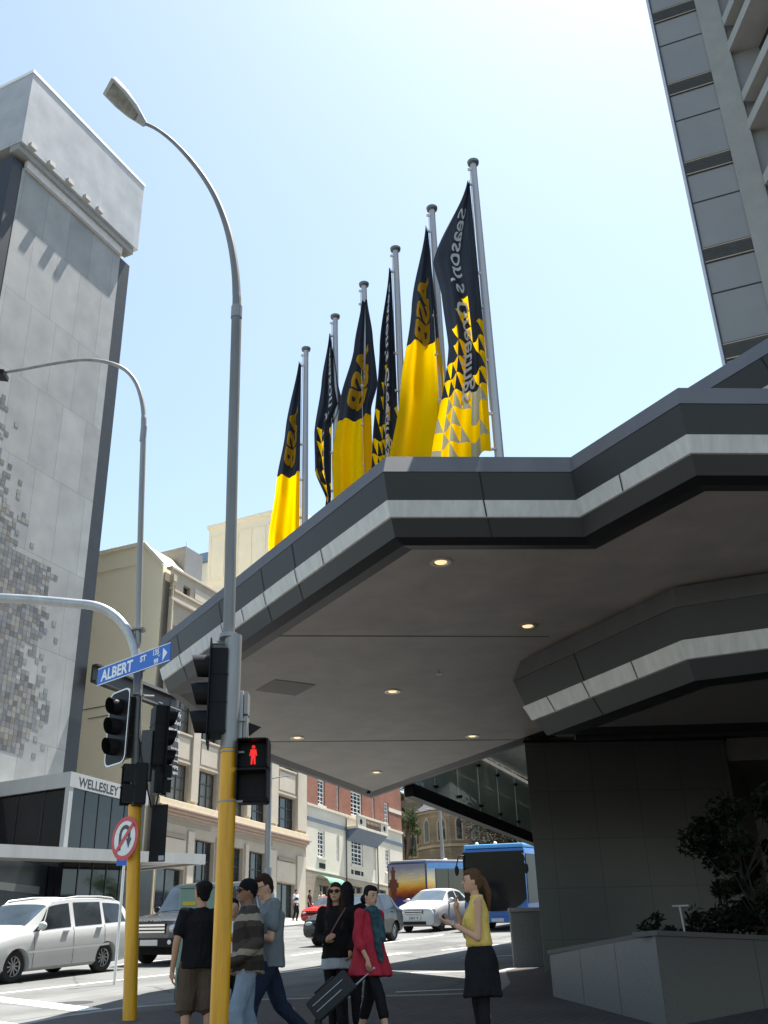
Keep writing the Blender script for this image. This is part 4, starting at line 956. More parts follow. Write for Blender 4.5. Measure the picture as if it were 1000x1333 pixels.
b=MB(); p=A(198,1047); q=A(214,1121); b.box(p.x,p.x+(A(215,1100).x-p.x),Yl+.03,Yl+.05,q.z,p.z); b.build('side_plate',blackmat,lp2)
b=MB(); p=A(211,1117); b.box(p.x-.06,p.x+.02,Yl+.022,Yl+.029,p.z-.03,p.z+.04); b.build('sticker',mat('pale_sticker',(.4,.4,.42),.5,0,0),lp2)
# no U-turn sign
c=A(167,1093)+Vector((-.02,-.13,0)); ys=D(-141); T_=frame(c,ys-PI/2)
if (T_.to_3x3()@Vector((0,1,0))).dot(dv(ys))<0: T_=T_@Matrix.Rotation(PI,4,'Z')
T_=T_@Matrix.Rotation(PI,4,'Z')   # now local -y faces the viewer, +x runs to the viewer's right
R_s=.315
def disc(b,r,y,n=40): b.add([(r*math.cos(2*PI*i/n),y,r*math.sin(2*PI*i/n)) for i in range(n)]+[(r*math.cos(2*PI*i/n),y+.006,r*math.sin(2*PI*i/n)) for i in range(n)],[tuple(range(n)),tuple(range(n,2*n))[::-1]]+[(i,n+i,n+(i+1)%n,(i+1)%n) for i in range(n)])
b=MB(T_); disc(b,R_s,0); ns=b.build('no_u_turn_sign',mat('sign_red',(.48,.03,.04),.4,0,.05),lp2)
b=MB(T_); disc(b,R_s*.79,-.004); b.build('sign_face',mat('sign_face_white',(.66,.66,.64),.5,0,.05),ns)
b=MB(T_); y=-.007
pa=[(-.105,-.16),(-.105,.06)]+[(-.0+.105*math.cos(PI-PI*k/10),.06+.105*math.sin(PI*k/10)) for k in range(1,11)]+[(.105,-.01)]
w=.028
for (x0,z0_),(x1,z1_) in zip(pa,pa[1:]): b.bar((x0,y,z0_),(x1,y,z1_),.002,w*2,up=(0,1,0)) if False else b.obox(((x0+x1)/2,y,(z0_+z1_)/2),((x1-x0)/2*1.06,0,(z1_-z0_)/2*1.06),(0,.0015,0),tuple(Vector((-(z1_-z0_),0,x1-x0)).normalized()*w))
b.ext([(.04,y-.001,-.01),(.17,y-.001,-.01),(.105,y-.001,-.15)],(0,.003,0)); b.build('arrow',mat('sign_arrow_black',(.03,.04,.04),.5,0,0),ns)
b=MB(T_); dgl=Vector((1,0,1)).normalized(); b.obox((0,-.0105,0),tuple(dgl*R_s*.84),(0,.001,0),tuple(Vector((-1,0,1)).normalized()*.03)); b.build('slash',MT['sign_red'],ns)
# ---- small parking sign post further back
p=onY(160,1122,23.0); ps=thing('parking_sign','small blue parking sign on a thin white post behind the left signal pole','sign',(p.x,23,gz(23)))
b=MB(); b.cyl((p.x+.03,23,gz(23)-.13),(p.x+.03,23,p.z+.3),.03,10); b.build('post',white_m,ps)
b=MB(); b.box(p.x-.12,p.x+.1,22.94,22.96,p.z-.08,p.z+.35); b.build('plate',MT['sign_blue'],ps)
# ---- green utility cabinet
uc=thing('utility_cabinet','pale green metal street cabinet with a yellow sticker, behind the man in the black t-shirt','cabinet',(-3.35,18.4,gz(18.4)))
zc0=onY(255,1158,18.4).z; x0=onY(235,1200,18.4).x
b=MB(); b.box(x0,x0+.62,18.2,18.65,gz(18.4)+.18,zc0); b.build('body',mat('sage_green_paint',(.20,.31,.25),.5,0,.06),uc,bevel=.015)
b=MB(); b.box(x0-.02,x0+.64,18.18,18.67,zc0+.001,zc0+.05); b.build('lid',MT['sage_green_paint'],uc,bevel=.01)
b=MB(); b.box(x0-.0,x0+.62,18.21,18.64,gz(18.4)-.1,gz(18.4)+.178); b.build('plinth',mat('plinth_grey',(.10,.11,.10),.8,0,.1),uc)
p=onY(246,1176,18.19); b=MB(); b.box(p.x-.10,p.x+.12,18.19,18.197,p.z-.03,p.z+.03); b.build('sticker',mat('sticker_yellow',(.6,.42,.03),.5,0,0),uc)
# ---- distant street lamp posts
q=onY(347,1180,46); t=thing('street_lamp','thin grey street lamp post with a small side arm, in front of the beige building','street lamp',(q.x,46,gz(46)))
zt_=onY(347,1000,46).z
b=MB(); b.cyl((q.x,46,gz(46)-.1),(q.x,46,onY(347,1130,46).z),.22,12); b.cyl((q.x,46,gz(46)+1),(q.x,46,zt_+4),.13,12); b.build('pole',galv,t,smooth=40)
b=MB(); a_z=onY(347,1014,46).z; b.cyl((q.x,46,a_z),(q.x+.95,46,a_z+.12),.025,8); b.build('side_arm',galv,t)
q=onY(578,1130,72); t=thing('street_lamp','grey street lamp post with a crossarm standing in front of the church apse','street lamp',(q.x,72,gz(72)))
zt_=onY(573,1046,72).z
b=MB(); b.tube([(q.x,72,gz(72)),(q.x-.1,72,zt_)],[.16,.10],10); b.build('pole',galv,t,smooth=40)
b=MB(); b.cyl((q.x-1.0,72,zt_-.35),(q.x+.75,72,zt_-.2),.04,8); b.cyl((q.x-.1,72,zt_),(q.x-1.6,70.5,zt_+.3),.06,8); b.build('crossarm',galv,t)
b=MB(); p=onY(580,1123,71.6); b.ell(p,(.2,.2,.28),10,8); b.build('globe_camera',white_m,t,smooth=60)
# ---- banner
bn=thing('vertical_banner','black vertical advertising banner with white lettering hanging from the steel beam end','banner',FP(6,.8,15))
ob_=1.0; uB0,zB0=uz(212,925,ob_); uB1,zB1=uz(234,1010,ob_)
Tb=FMx@Matrix.Translation((0,-ob_,0))
b=MB(Tb); uBl=uz(203,960,ob_)[0]; uBr=uz(233,960,ob_)[0]; zB1=uz(215,1008,ob_)[1]; zB0=uz(225,922,ob_)[1]
n=10; vs=[];fs=[]
for i in range(n+1):
    z=zB0+(zB1-zB0)*i/n; o=.06*math.sin(i*.7)
    vs+=[(uBl,o,z),(uBr,o+.03,z)]
b.add(vs,[(2*i,2*i+2,2*i+3,2*i+1) for i in range(n)]); b.build('cloth',mat('banner_black',(.02,.022,.025),.7,0,.1),bn)
hgt_=zB0-zB1
for k,(tx,sz) in enumerate((('fully',.40),('refurbished',.38),('executive',.40),('offices',.40),('lease direct',.2),('from the owner',.2),('of the tower',.2),('managing',.26),('agent',.26))):
    z=zB0-.42-(k*.47 if k<4 else 1.88+(k-4)*.33)
    put_text(tx,sz,Tb@Vector((uBr-.1,-.14,z)),Fd,(0,0,1),'lettering',wtx,bn,align='RIGHT',sx=.8)
b=MB(Tb); 
for a in range(3): b.obox(((uBl+uBr)/2+(a-1)*.22,-.14,zB1+.85),(.08,0,.12),(0,.01,0),(-.07,0,.1))
b.build('gold_emblem',mat('emblem_gold',(.35,.24,.06),.5,.2,.1),bn)
b=MB(Tb); b.box(uBl,uBr,-.05,.0,zB0,zB0+.06); b.build('banner_rod',galv,bn)
# ================================================================ FLAGPOLES AND FLAGS
navy=mat('flag_navy',(.012,.017,.028),.7,0,.2,3,trans=.35)
yel=mat('flag_yellow',(1.0,.60,.0),.7,0,.05,2,trans=.78,spec=.1)
dky=mat('flag_print_gold',(.70,.36,.0),.7,0,.05,3,trans=.5)
wht=mat('flag_white',(.75,.75,.75),.7,0,0,trans=.4)
gryf=mat('flag_sheer_grey',(.36,.35,.24),.7,0,.1,3,trans=.6)
pole_m=mat('flagpole_white_alloy',(.42,.41,.41),.35,.35,.1,5,streak=True)
fps=[(1.52,11.56),(.92,12.52),(.33,13.46),(-.23,14.36),(-.79,15.26),(-1.41,16.25)]
ztop=13.17; zr=7.87
f0=thing('flagpole','','flagpole',(fps[0][0],fps[0][1],zr),'flagpoles along the canopy edge')
b=MB(); x,y=fps[0]; b.tube([(x,y,zr-.02),(x,y,zr+2.5),(x,y,ztop)],[.062,.058,.048],18); b.build('pole',pole_m,f0,smooth=50)
b=MB(); b.tube([(x,y,ztop),(x,y,ztop+.02),(x,y,ztop+.06),(x,y,ztop+.08)],[.05,.085,.09,.05],18); b.build('cap',mat('pole_cap_grey',(.16,.17,.18),.4,.4,.1),f0,smooth=40)
b=MB(); b.tube([(x-.06,y-.03,ztop-.1),(x-.075,y-.04,ztop-1.5),(x-.07,y-.04,zr+.9)],.006,6)
for zz in (ztop-.12,ztop-2.1,ztop-3.6,zr+.85): b.box(x-.095,x-.03,y-.045,y-.02,zz-.02,zz+.02)
b.build('halyard',wht,f0)
b=MB(); b.cyl((x,y,zr),(x,y,zr+.12),.10,16); b.build('base_collar',galv_d,f0)
fl_lab=['flagpole nearest the camera, rightmost, flying the big Season\'s script flag','second flagpole from the right, behind a plain yellow flag','third flagpole from the right, flying the narrow Greetings script flag','fourth flagpole from the right, with a yellow flag wrapped around it','fifth flagpole from the right, flying a twisted mostly black flag','leftmost and farthest flagpole, flying a black and yellow flag']
for k,(x,y) in enumerate(fps):
    if k==0: f0['label']=fl_lab[0]; continue
    c=f0.copy(); C.objects.link(c); c.location=(x,y,zr); c['label']=fl_lab[k]
    for ch in list(f0.children):
        d=ch.copy(); C.objects.link(d); d.parent=c
def lerp_t(tab,t):
    for (a,v),(c,w) in zip(tab,tab[1:]):
        if t<=c: u=(t-a)/(c-a); u=u*u*(3-2*u)*.5+u*.5; return v+(w-v)*u
    return tab[-1][1]
def make_flag(k,kind,zt,zb,wl,wr,yaw,fold,amp,ph,label):
    x,y=fps[k]; H=zt-zb; W=1.15; d=dv(yaw); nv=Vector((-d.y,d.x,0))
    if nv.y>0: nv=-nv
    hoist=Vector((x-.085,y-.06,0))
    def pos(s,t,o=0):
        a=lerp_t(wl,t)*1.08; r=lerp_t(wr,t)
        xx=r+(a-r)*s
        def off(s_): return amp*(.25+.75*min(1,t*1.6))*(math.sin(2*PI*fold*s_+ph+t*1.3)+.35*math.sin(2*PI*fold*2.3*s_+ph*2-t*2.1))*min(1,s_*5+.15)
        oo=off(s)+.05*math.sin(5*t+ph)*s
        z=zt-t*H-(.10*s*t)-.0*s
        return hoist+d*xx+nv*(oo+o)+Vector((0,0,z+.02*math.sin(7*s+ph)))
    t0=thing('flag',label,'flag',(x,y,zt),'flags flying above the canopy')
    nx,ny=36,108; b=MB()
    vs=[pos(i/nx,j/ny) for j in range(ny+1) for i in range(nx+1)]
    rnd=random.Random(k*7+1)
    cells={}
    if kind=='greet':
        CX,CYn=6,18
        for cy in range(CYn):
            tt=(cy+.5)/CYn
            for cx_ in range(CX):
                p=0 if tt<.40 else min(.95,(tt-.40)*1.5+(.22 if cx_ in (0,3,4) else 0))
                full=.0 if tt<.72 else (tt-.72)*2.2
                r=rnd.random(); cells[cx_,cy]=2 if rnd.random()<full else (1 if r<p else 0)
    def cell_mat(i,j,half):
        if kind=='asb':
            return 1 if (j+.5)/ny>(.44 if k==1 else .47) else 0
        cx_=i*6//nx; cy=j*18//ny; c=cells[cx_,cy]
        base_=0 if cy<14 else 2
        if c==2: return 1
        if c==0: return base_
        lx=(i-cx_*6); ly=(j-cy*6)   # yellow where above the diagonal
        v=lx+.5+ly+.5
        if lx+ly<5: return 1
        if lx+ly>5: return base_
        return 1 if half==0 else base_
    fs0=[[],[],[]]
    for j in range(ny):
        for i in range(nx):
            a=j*(nx+1)+i; q=(a,a+1,a+nx+2,a+nx+1)
            if kind=='greet':
                cx_=i*6//nx; cy=j*18//ny
                if cells[cx_,cy]==1 and (i-cx_*6)+(j-cy*6)==5:
                    fs0[cell_mat(i,j,0)].append((q[0],q[1],q[3])); fs0[cell_mat(i,j,1)].append((q[1],q[2],q[3])); continue
            fs0[cell_mat(i,j,0)].append(q)
    b.v=vs; b.f=[]; b.m=[]
    for mi in range(3):
        b.f+=fs0[mi]; b.m+=[mi]*len(fs0[mi])
    b.build('cloth',[navy,yel,gryf],t0,smooth=180)
    def ftext(body,size,tstart,sbase,mm,bold,nm,italic=0):
        cu=bpy.data.curves.new('t','FONT'); cu.body=body; cu.size=size; cu.offset=bold; cu.resolution_u=3; cu.shear=italic
        o=bpy.data.objects.new('t',cu); me=bpy.data.meshes.new_from_object(o); bpy.data.objects.remove(o)
        bm=bmesh.new(); bm.from_mesh(me); bmesh.ops.triangulate(bm,faces=bm.faces)
        for _ in range(3):
            ed=[e for e in bm.edges if e.calc_length()>.07]
            if not ed: break
            bmesh.ops.subdivide_edges(bm,edges=ed,cuts=1); bmesh.ops.triangulate(bm,faces=bm.faces)
        vs=[v.co.copy() for v in bm.verts]; fs=[tuple(v.index for v in q.verts) for q in bm.faces]; bm.free()
        b=MB()
        for o_ in (.012,-.012):
            b.add([pos(min(1,max(0,sbase+v.y/W)),min(1,tstart+v.x/H),o_) for v in vs],fs)
        b.build(nm,mm,t0)
    if kind=='asb': ftext('ASB',.70,.20,.30,dky,.03,'lettering')
    else:
        ftext("Season's",.45,.10 if k==0 else .06,.40,wht,.006,'lettering',.2)
        ftext("Greetings",.42,.45 if k==0 else .40,.36,wht,.006,'lettering',.2)
    b=MB(); 
    for zz in (zt-.05,zt-H*.5,zb+.05): b.box(x-.10,x-.045,y-.07,y-.03,zz-.012,zz+.012)
    b.build('flag_clip',wht,t0)
LW=D(-75)
make_flag(0,'greet',12.78,8.12,[(0,.03),(.3,.58),(.42,.50),(.6,.46),(1,.78)],[(0,0),(.6,-.02),(1,.02)],D(-80),1.6,.10,.4,'big black flag with mirrored Season\'s Greetings script and yellow triangles, rightmost')
make_flag(1,'asb',12.75,7.95,[(0,.03),(.3,.30),(.6,.52),(1,.85)],[(0,0),(.4,-.05),(.6,-.10),(1,-.08)],D(-82),1.2,.12,1.9,'black and golden yellow flag just left of the big script flag')
make_flag(2,'greet',12.75,7.95,[(0,.03),(.3,.22),(.7,.36),(1,.44)],[(0,0),(1,-.03)],D(-80),1.7,.08,2.6,'narrow black flag with mirrored Greetings script between two yellow flags')
make_flag(3,'asb',12.8,7.8,[(0,-.04),(.2,.10),(.4,.34),(.6,.48),(1,.46)],[(0,-.14),(.15,-.22),(.35,-.28),(.45,-.16),(1,-.18)],D(-80),1.5,.10,.2,'black and yellow flag wrapped on both sides of its pole')
make_flag(4,'greet',12.8,7.8,[(0,.02),(.2,.16),(.4,.28),(.55,.26),(.68,.06),(1,.38)],[(0,0),(.2,-.12),(.3,-.2),(.4,0),(1,.02)],D(-78),1.8,.09,3.4,'twisted mostly black flag between the two left yellow flags')
make_flag(5,'asb',12.85,7.8,[(0,.03),(.3,.26),(.5,.42),(.7,.55),(1,.50)],[(0,0),(1,0)],D(-80),1.3,.10,.9,'black and bright yellow flag on the leftmost pole')
# ================================================================ VEHICLES
def cr(p0,p1,p2,p3,t): return .5*((2*p1)+(-p0+p2)*t+(2*p0-5*p1+4*p2-p3)*t*t+(-p0+3*p1-3*p2+p3)*t**3)
class Loft:
    """car body surface: stations along x, each a half section; surf(x,v,side)"""
    def __init__(s,st): s.st=st; s.sec=[s.section(*q[1:]) for q in st]
    def section(s,zb,w,zs,wt,zt,crn): 
        zm=zb+(zs-zb)*.55
        return [(0,zb),(w*.86,zb),(w*.97,zb+.07),(w,zm),(w*.985,zs-.05),(w*.955,zs),(wt,zt),(wt*.86,zt+crn*.65),(wt*.45,zt+crn),(0,zt+crn*1.1)]
    def at(s,x,v,side=1,off=0):
        st=s.st; i=0
        while i<len(st)-2 and x<st[i+1][0]: i+=1
        t=(st[i][0]-x)/(st[i][0]-st[i+1][0]); t=min(1,max(0,t)); n=len(st)
        k=min(int(v),8); u=v-k
        def pt(j):
            a,b_=s.sec[j][k],s.sec[j][k+1]; return (a[0]+(b_[0]-a[0])*u,a[1]+(b_[1]-a[1])*u)
        q=[pt(max(0,i-1)),pt(i),pt(i+1),pt(min(n-1,i+2))]
        sm=lambda d:(q[1][d]+(q[2][d]-q[1][d])*t)*.6+cr(q[0][d],q[1][d],q[2][d],q[3][d],t)*.4
        y,z=sm(0),sm(1); return Vector((x,side*y,z))
    def patch(s,b,x0,x1,v0,v1,side,off,nx=8,nv=4,mi=0,xs=None):
        """xs(v)->(x0,x1) lets the ends slant"""
        g=[]
        for j in range(nv+1):
            v=v0+(v1-v0)*j/nv; a,c=(xs(j/nv) if xs else (x0,x1))
            g.append([s.at(a+(c-a)*i/nx,v,side) for i in range(nx+1)])
        def nrm(j,i):
            a=g[min(j+1,nv)][i]-g[max(j-1,0)][i]; c=g[j][min(i+1,nx)]-g[j][max(i-1,0)]; n=a.cross(c).normalized()
            ctr=Vector((0,0,.7)); 
            return n if n.dot(g[j][i]-Vector((g[j][i].x,0,.7)))>0 else -n
        vs=[g[j][i]+nrm(j,i)*off for j in range(nv+1) for i in range(nx+1)]
        fs=[(j*(nx+1)+i,j*(nx+1)+i+1,(j+1)*(nx+1)+i+1,(j+1)*(nx+1)+i) for j in range(nv) for i in range(nx)]
        b.add(vs,fs,mi)
    def body(s,b,n=46):
        xs=[]; x0,x1=s.st[0][0],s.st[-1][0]
        xs=sorted({*[q[0] for q in s.st],*[x0+(x1-x0)*i/n for i in range(n+1)]},reverse=True)
        vv=[0,1,2,2.5,3,3.5,4,5,5.5,6,7,8,9]
        rows=[]
        for x in xs:
            half=[s.at(x,v,1) for v in vv]; rows.append(half+[Vector((p.x,-p.y,p.z)) for p in half[-2:0:-1]])
        m=len(rows[0]); b.add([p for r in rows for p in r],[(i*m+k,i*m+(k+1)%m,(i+1)*m+(k+1)%m,(i+1)*m+k) for i in range(len(xs)-1) for k in range(m)]+[tuple(range(m))[::-1],tuple((len(xs)-1)*m+k for k in range(m))])
def placeT(P,anchor,yaw,sc):
    x=dv(yaw); up=Vector((0,-SL,1)).normalized(); x=(x-up*x.dot(up)).normalized(); y=up.cross(x)
    M=Matrix(((x.x,y.x,up.x,0),(x.y,y.y,up.y,0),(x.z,y.z,up.z,0),(0,0,0,1)))@Matrix.Scale(sc,4)
    o=Vector(P)-M@Vector((*anchor,0)); return Matrix.Translation(o)@M
alloy=mat('alloy_wheel',(.32,.32,.33),.35,.7,.1)
def wheel(T,parent,x,y,r,spokes=10,w=.2,rm=None):
    s=1 if y>0 else -1
    b=MB(T); n=30
    prof=[(r*.62,-.0),(r*.64,.02),(r*.93,.0),(r,-.03),(r,-w+.03),(r*.93,-w),(r*.6,-w)]
    vs=[(x+q*math.cos(2*PI*i/n),y+s*o,r+q*math.sin(2*PI*i/n)) for q,o in prof for i in range(n)]
    b.add(vs,[(j*n+i,j*n+(i+1)%n,(j+1)*n+(i+1)%n,(j+1)*n+i) for j in range(6) for i in range(n)])
    b.add([(x+r*.62*math.cos(2*PI*i/n),y-s*.07,r+r*.62*math.sin(2*PI*i/n)) for i in range(n)],[tuple(range(n))])
    wh=b.build('wheel',rubber,parent,smooth=40)
    b=MB(T)
    for k in range(spokes):
        a=2*PI*k/spokes; d=Vector((math.cos(a),0,math.sin(a))); t=Vector((-math.sin(a),0,math.cos(a)))
        b.obox(Vector((x,y-s*.03,r))+d*r*.34,d*r*.27,(0,.012,0),t*r*.045)
    b.cyl((x,y-s*.05,r),(x,y-s*.005,r),r*.14,14)
    m=24; o=[(q*math.cos(2*PI*i/m)+x,y-s*e,r+q*math.sin(2*PI*i/m)) for q,e in ((r*.62,.01),(r*.56,.03)) for i in range(m)]
    b.add(o,[(i,(i+1)%m,m+(i+1)%m,m+i) for i in range(m)]); b.build('rim',rm or alloy,wh,smooth=35)
def boolean_wells(ob,T,ws,r,wmax):
    for x in ws:
        b=MB(T); b.cyl((x,-wmax-.3,r*.97),(x,wmax+.3,r*.97),r*1.13,28); c=b.build('cut',blackmat)
        m=ob.modifiers.new('b','BOOLEAN'); m.operation='DIFFERENCE'; m.object=c; m.solver='EXACT'
    dg=bpy.context.evaluated_depsgraph_get(); dg.update()
    me=bpy.data.meshes.new_from_object(ob.evaluated_get(dg)); old=ob.data
    cs=[m.object for m in ob.modifiers]; ob.modifiers.clear(); ob.data=me; me.name=ob.name
    me.shade_smooth(); me.set_sharp_from_angle(angle=D(32))
    for c in cs: bpy.data.objects.remove(c)
def car(name,label,cat,P,anchor,yaw,sc,st,paint,wb,tw,rw,glasses,det,roofrails=False,group=None,front=True,spokes=10,rim=None,plate='',grille='bar',lowtrim=None,doors=(),handles=(),belt=None):
    T=placeT(P,anchor,yaw,sc); t=thing(name,label,cat,T@Vector((0,0,0)),group)
    L=Loft(st); b=MB(T); L.body(b); body=b.build('body',paint,t,smooth=32,weld=True)
    wx=(wb/2+.02,-wb/2+.02); boolean_wells(body,T,wx,rw,tw)
    b=MB(T); b.box(-wb/2-.5,wb/2+.5,-tw+.28,tw-.28,.22,.5); b.build('underbody',blackmat,t)
    for x in wx:
        for y in (tw,-tw): wheel(T,t,x,y,rw,spokes,rm=rim)
    for nm,(x0,x1,v0,v1,xs) in glasses:
        if nm in('windscreen','rear_window'):
            for_v=[]
            b=MB(T); L.patch(b,x0,x1,v0,9,1,.006,8,5,0,xs); L.patch(b,x0,x1,v0,9,-1,.006,8,5,0,xs); b.build(nm,glass_b if nm=='windscreen' else glass_d,t,smooth=60)
        else:
            for s in (1,-1):
                b=MB(T); L.patch(b,x0,x1,v0,v1,s,.006,8,3,0,xs); b.build(nm,glass_d,t,smooth=60)
    # door shuts, handles, mirrors
    b=MB(T)
    for x in doors:
        for s in (1,-1): L.patch(b,x-.006,x+.006,2.0,5.05,s,.003,1,10)
    if doors: b.build('door_gap',blackmat,t)
    for x in handles:
        for s in (1,-1):
            b=MB(T); p=L.at(x,4.4,s); b.obox(p+Vector((0,s*.02,0)),(.09,0,0),(0,.014,0),(0,0,.018)); b.build('door_handle',paint,t,bevel=.005)
    if belt:
        for s in (1,-1):
            b=MB(T); L.patch(b,belt[0],belt[1],belt[2],belt[3],s,.012,10,1); b.build('side_moulding',det.get('mould',paint),t)
    for s in (1,-1):
        mx_=det['mirror'][0]; p=L.at(mx_,5.1,s); b=MB(T); b.ell(p+Vector((.02,s*.11,.10)),(.07,.11,.085),14,9); b.obox(p+Vector((.02,s*.03,.03)),(.03,0,0),(0,.05,0),(0,0,.02)); b.build('wing_mirror',det.get('mm',paint),t,smooth=60)
    fx=st[0][0]
    for s in (1,-1):
        hx,hy,hz,hw,hh=det['head']; b=MB(T); b.ell((hx,s*hy,hz),(.10,hw,hh),16,10); 
        h=b.build('headlight',mat('headlight_glass',(.45,.47,.48),.12,.3,.3,20),t,smooth=60)
        tx,ty,tz,tw2,th_=det['tail']; b=MB(T); b.ell((tx,s*ty,tz),(.07,tw2,th_),12,8); b.build('tail_light',mat('tail_red',(.30,.01,.01),.2,0,.1),t,smooth=60)
    g=det['grille']; b=MB(T); b.box(fx-.03,fx+.012,-g[0],g[0],g[1],g[2]); gr=b.build('grille',blackmat,t,bevel=.01)
    b=MB(T); n=g[3]
    for k in range(n): z=g[1]+(g[2]-g[1])*(k+.5)/n; b.box(fx+.013,fx+.026,-g[0]*.94,g[0]*.94,z-g[4],z+g[4])
    b.build('grille_bar',det.get('bar',chrome),gr)
    if 'intake' in det:
        i_=det['intake']; b=MB(T); b.box(fx-.05,fx+.02,-i_[0],i_[0],i_[1],i_[2]); b.build('air_intake',blackmat,t,bevel=.01)
    pz=det.get('plate',.42); b=MB(T); b.box(fx+.02,fx+.04,-.26,.26,pz-.065,pz+.065); pl_=b.build('number_plate',mat('plate_white',(.55,.55,.53),.5,0,.1),t)
    if plate: put_text(plate,.13,T@Vector((fx+.042,-.20,pz-.045)),T.to_3x3()@Vector((0,1,0)),T.to_3x3()@Vector((0,0,1)),'lettering',blackmat,pl_,bold=.002,fit=.40)
    if roofrails:
        for s in (1,-1):
            b=MB(T); pts=[L.at(x,6.25,s)+Vector((0,0,o)) for x,o in ((.35,.0),(.25,.055),(-.5,.07),(-1.3,.065),(-1.75,.05),(-1.85,0))]; b.tube(pts,.018,8); b.build('roof_rail',mat('rail_white',(.6,.6,.6),.3,.3,.05),t,smooth=60)
    return t,T,L
YC=D(25.1+180)
white_car=mat('white_car_paint',(.44,.445,.44),.22,0,.02,1,coat=.3)
silver_car=mat('silver_car_paint',(.46,.465,.47),.3,.1,.03,1,coat=.3)
charc_car=mat('charcoal_car_paint',(.05,.055,.065),.25,.3,.05,1,coat=.3)
grey_car=mat('dark_grey_car_paint',(.022,.025,.027),.25,.3,.05,1,coat=.3)
red_car=mat('red_car_paint',(.35,.012,.012),.25,0,.05,1,coat=.3)
stv=[(2.42,.42,.62,.60,.50,.66,.02),(2.36,.26,.80,.70,.66,.80,.02),(2.05,.20,.885,.83,.76,.92,.03),(1.42,.20,.90,.94,.79,1.04,.03),(1.20,.20,.90,.96,.78,1.10,.03),(.42,.20,.90,.98,.71,1.53,.05),(-.3,.20,.90,1.0,.70,1.60,.05),(-1.4,.20,.90,1.02,.69,1.59,.05),(-2.0,.22,.89,1.04,.67,1.54,.04),(-2.22,.25,.88,1.04,.68,1.36,.03),(-2.38,.33,.84,1.0,.70,1.06,.02),(-2.44,.42,.74,.86,.60,.92,.02)]
car('minivan','long white minivan with roof rails and tinted windows, cut off by the left edge','minivan',onR(132,1266),(-1.36,.80),YC,1.03,stv,white_car,2.83,.80,.325,
 [('windscreen',(1.18,.50,6.12,9,None)),('rear_window',(-2.06,-2.36,6.15,9,None)),
  ('front_quarter_window',(0,0,5.08,5.9,lambda q:(1.02-.50*q,.80-.30*q))),
  ('side_window',(0,0,5.08,5.92,lambda q:(.74-.28*q,-.18))),('side_window',(0,0,5.08,5.92,lambda q:(-.32,-1.22-.02*q))),('side_window',(0,0,5.10,5.88,lambda q:(-1.34,-2.10+.14*q)))],
 dict(mirror=(.82,),mm=white_car,head=(2.24,.62,.70,.2,.10),tail=(-2.32,.72,.95,.1,.22),grille=(.42,.55,.68,2,.02),intake=(.5,.30,.42),plate=.45,mould=mat('chrome_strip',(.65,.65,.65),.3,.4,0)),roofrails=True,doors=(.98,-.25,-1.30),handles=(.02,-1.08),belt=(1.15,-1.45,2.85,2.98))
sts=[(2.30,.50,.78,.70,.70,.80,.01),(2.27,.42,.88,.80,.80,1.00,.01),(2.0,.40,.93,.98,.86,1.07,.03),(1.35,.38,.94,1.06,.86,1.12,.04),(.98,.38,.94,1.08,.82,1.16,.04),(.50,.38,.94,1.10,.72,1.78,.05),(-.3,.38,.94,1.10,.72,1.84,.04),(-1.5,.38,.94,1.10,.72,1.84,.04),(-2.15,.40,.93,1.10,.72,1.80,.03),(-2.30,.45,.91,1.08,.74,1.15,.02),(-2.34,.5,.86,1.0,.7,1.05,.01)]
_,T_,_=car('suv','dark boxy four wheel drive seen head-on between the yellow pole and the green cabinet','suv',onR(187,1254),(1.39,-.86),YC,1.07,sts,mat('dark_metal_suv_paint',(.075,.078,.085),.22,.5,.05,1,coat=.7),2.74,.86,.38,
 [('windscreen',(.97,.55,6.12,9,None)),('rear_window',(-2.18,-2.28,6.2,9,None)),('side_window',(0,0,5.08,5.9,lambda q:(.78-.25*q,-.25))),('side_window',(0,0,5.08,5.9,lambda q:(-.36,-1.15))),('side_window',(0,0,5.08,5.9,lambda q:(-1.25,-2.05)))],
 dict(mirror=(.72,),mm=black_m,head=(2.24,.68,.83,.17,.11),tail=(-2.26,.78,.95,.08,.2),grille=(.48,.72,.95,3,.022),intake=(.80,.42,.62),plate=.52),doors=(.85,-.3,-1.2),handles=(-.05,-1.0),spokes=8)
sv=bpy.data.objects['suv']
b=MB(T_); 
for s in (1,-1): b.ell((2.345,s*.62,.53),(.03,.055,.055),12,8)
b.build('fog_light',white_m,sv,smooth=60)
put_text('ROVER',.10,T_@Vector((2.29,-.36,1.0)),T_.to_3x3()@Vector((0,1,0)),T_.to_3x3()@Vector((0,0,1)),'lettering',alloy,sv,bold=.003,fit=.72)
sth=[(1.98,.38,.60,.52,.52,.62,.01),(1.93,.26,.76,.62,.70,.72,.01),(1.6,.20,.81,.76,.72,.82,.03),(1.05,.20,.82,.84,.72,.90,.03),(.85,.20,.82,.86,.70,.94,.03),(.15,.20,.82,.88,.60,1.32,.04),(-.5,.20,.82,.89,.60,1.38,.04),(-1.2,.20,.82,.90,.59,1.34,.04),(-1.72,.24,.80,.90,.62,.98,.02),(-1.86,.32,.76,.84,.6,.9,.01),(-1.9,.4,.7,.7,.55,.8,.01)]
gl_h=[('windscreen',(.84,.22,6.12,9,None)),('rear_window',(-1.30,-1.66,6.12,9,None)),('side_window',(0,0,5.08,5.9,lambda q:(.55-.30*q,-.28))),('side_window',(0,0,5.08,5.9,lambda q:(-.38,-1.22+.15*q)))]
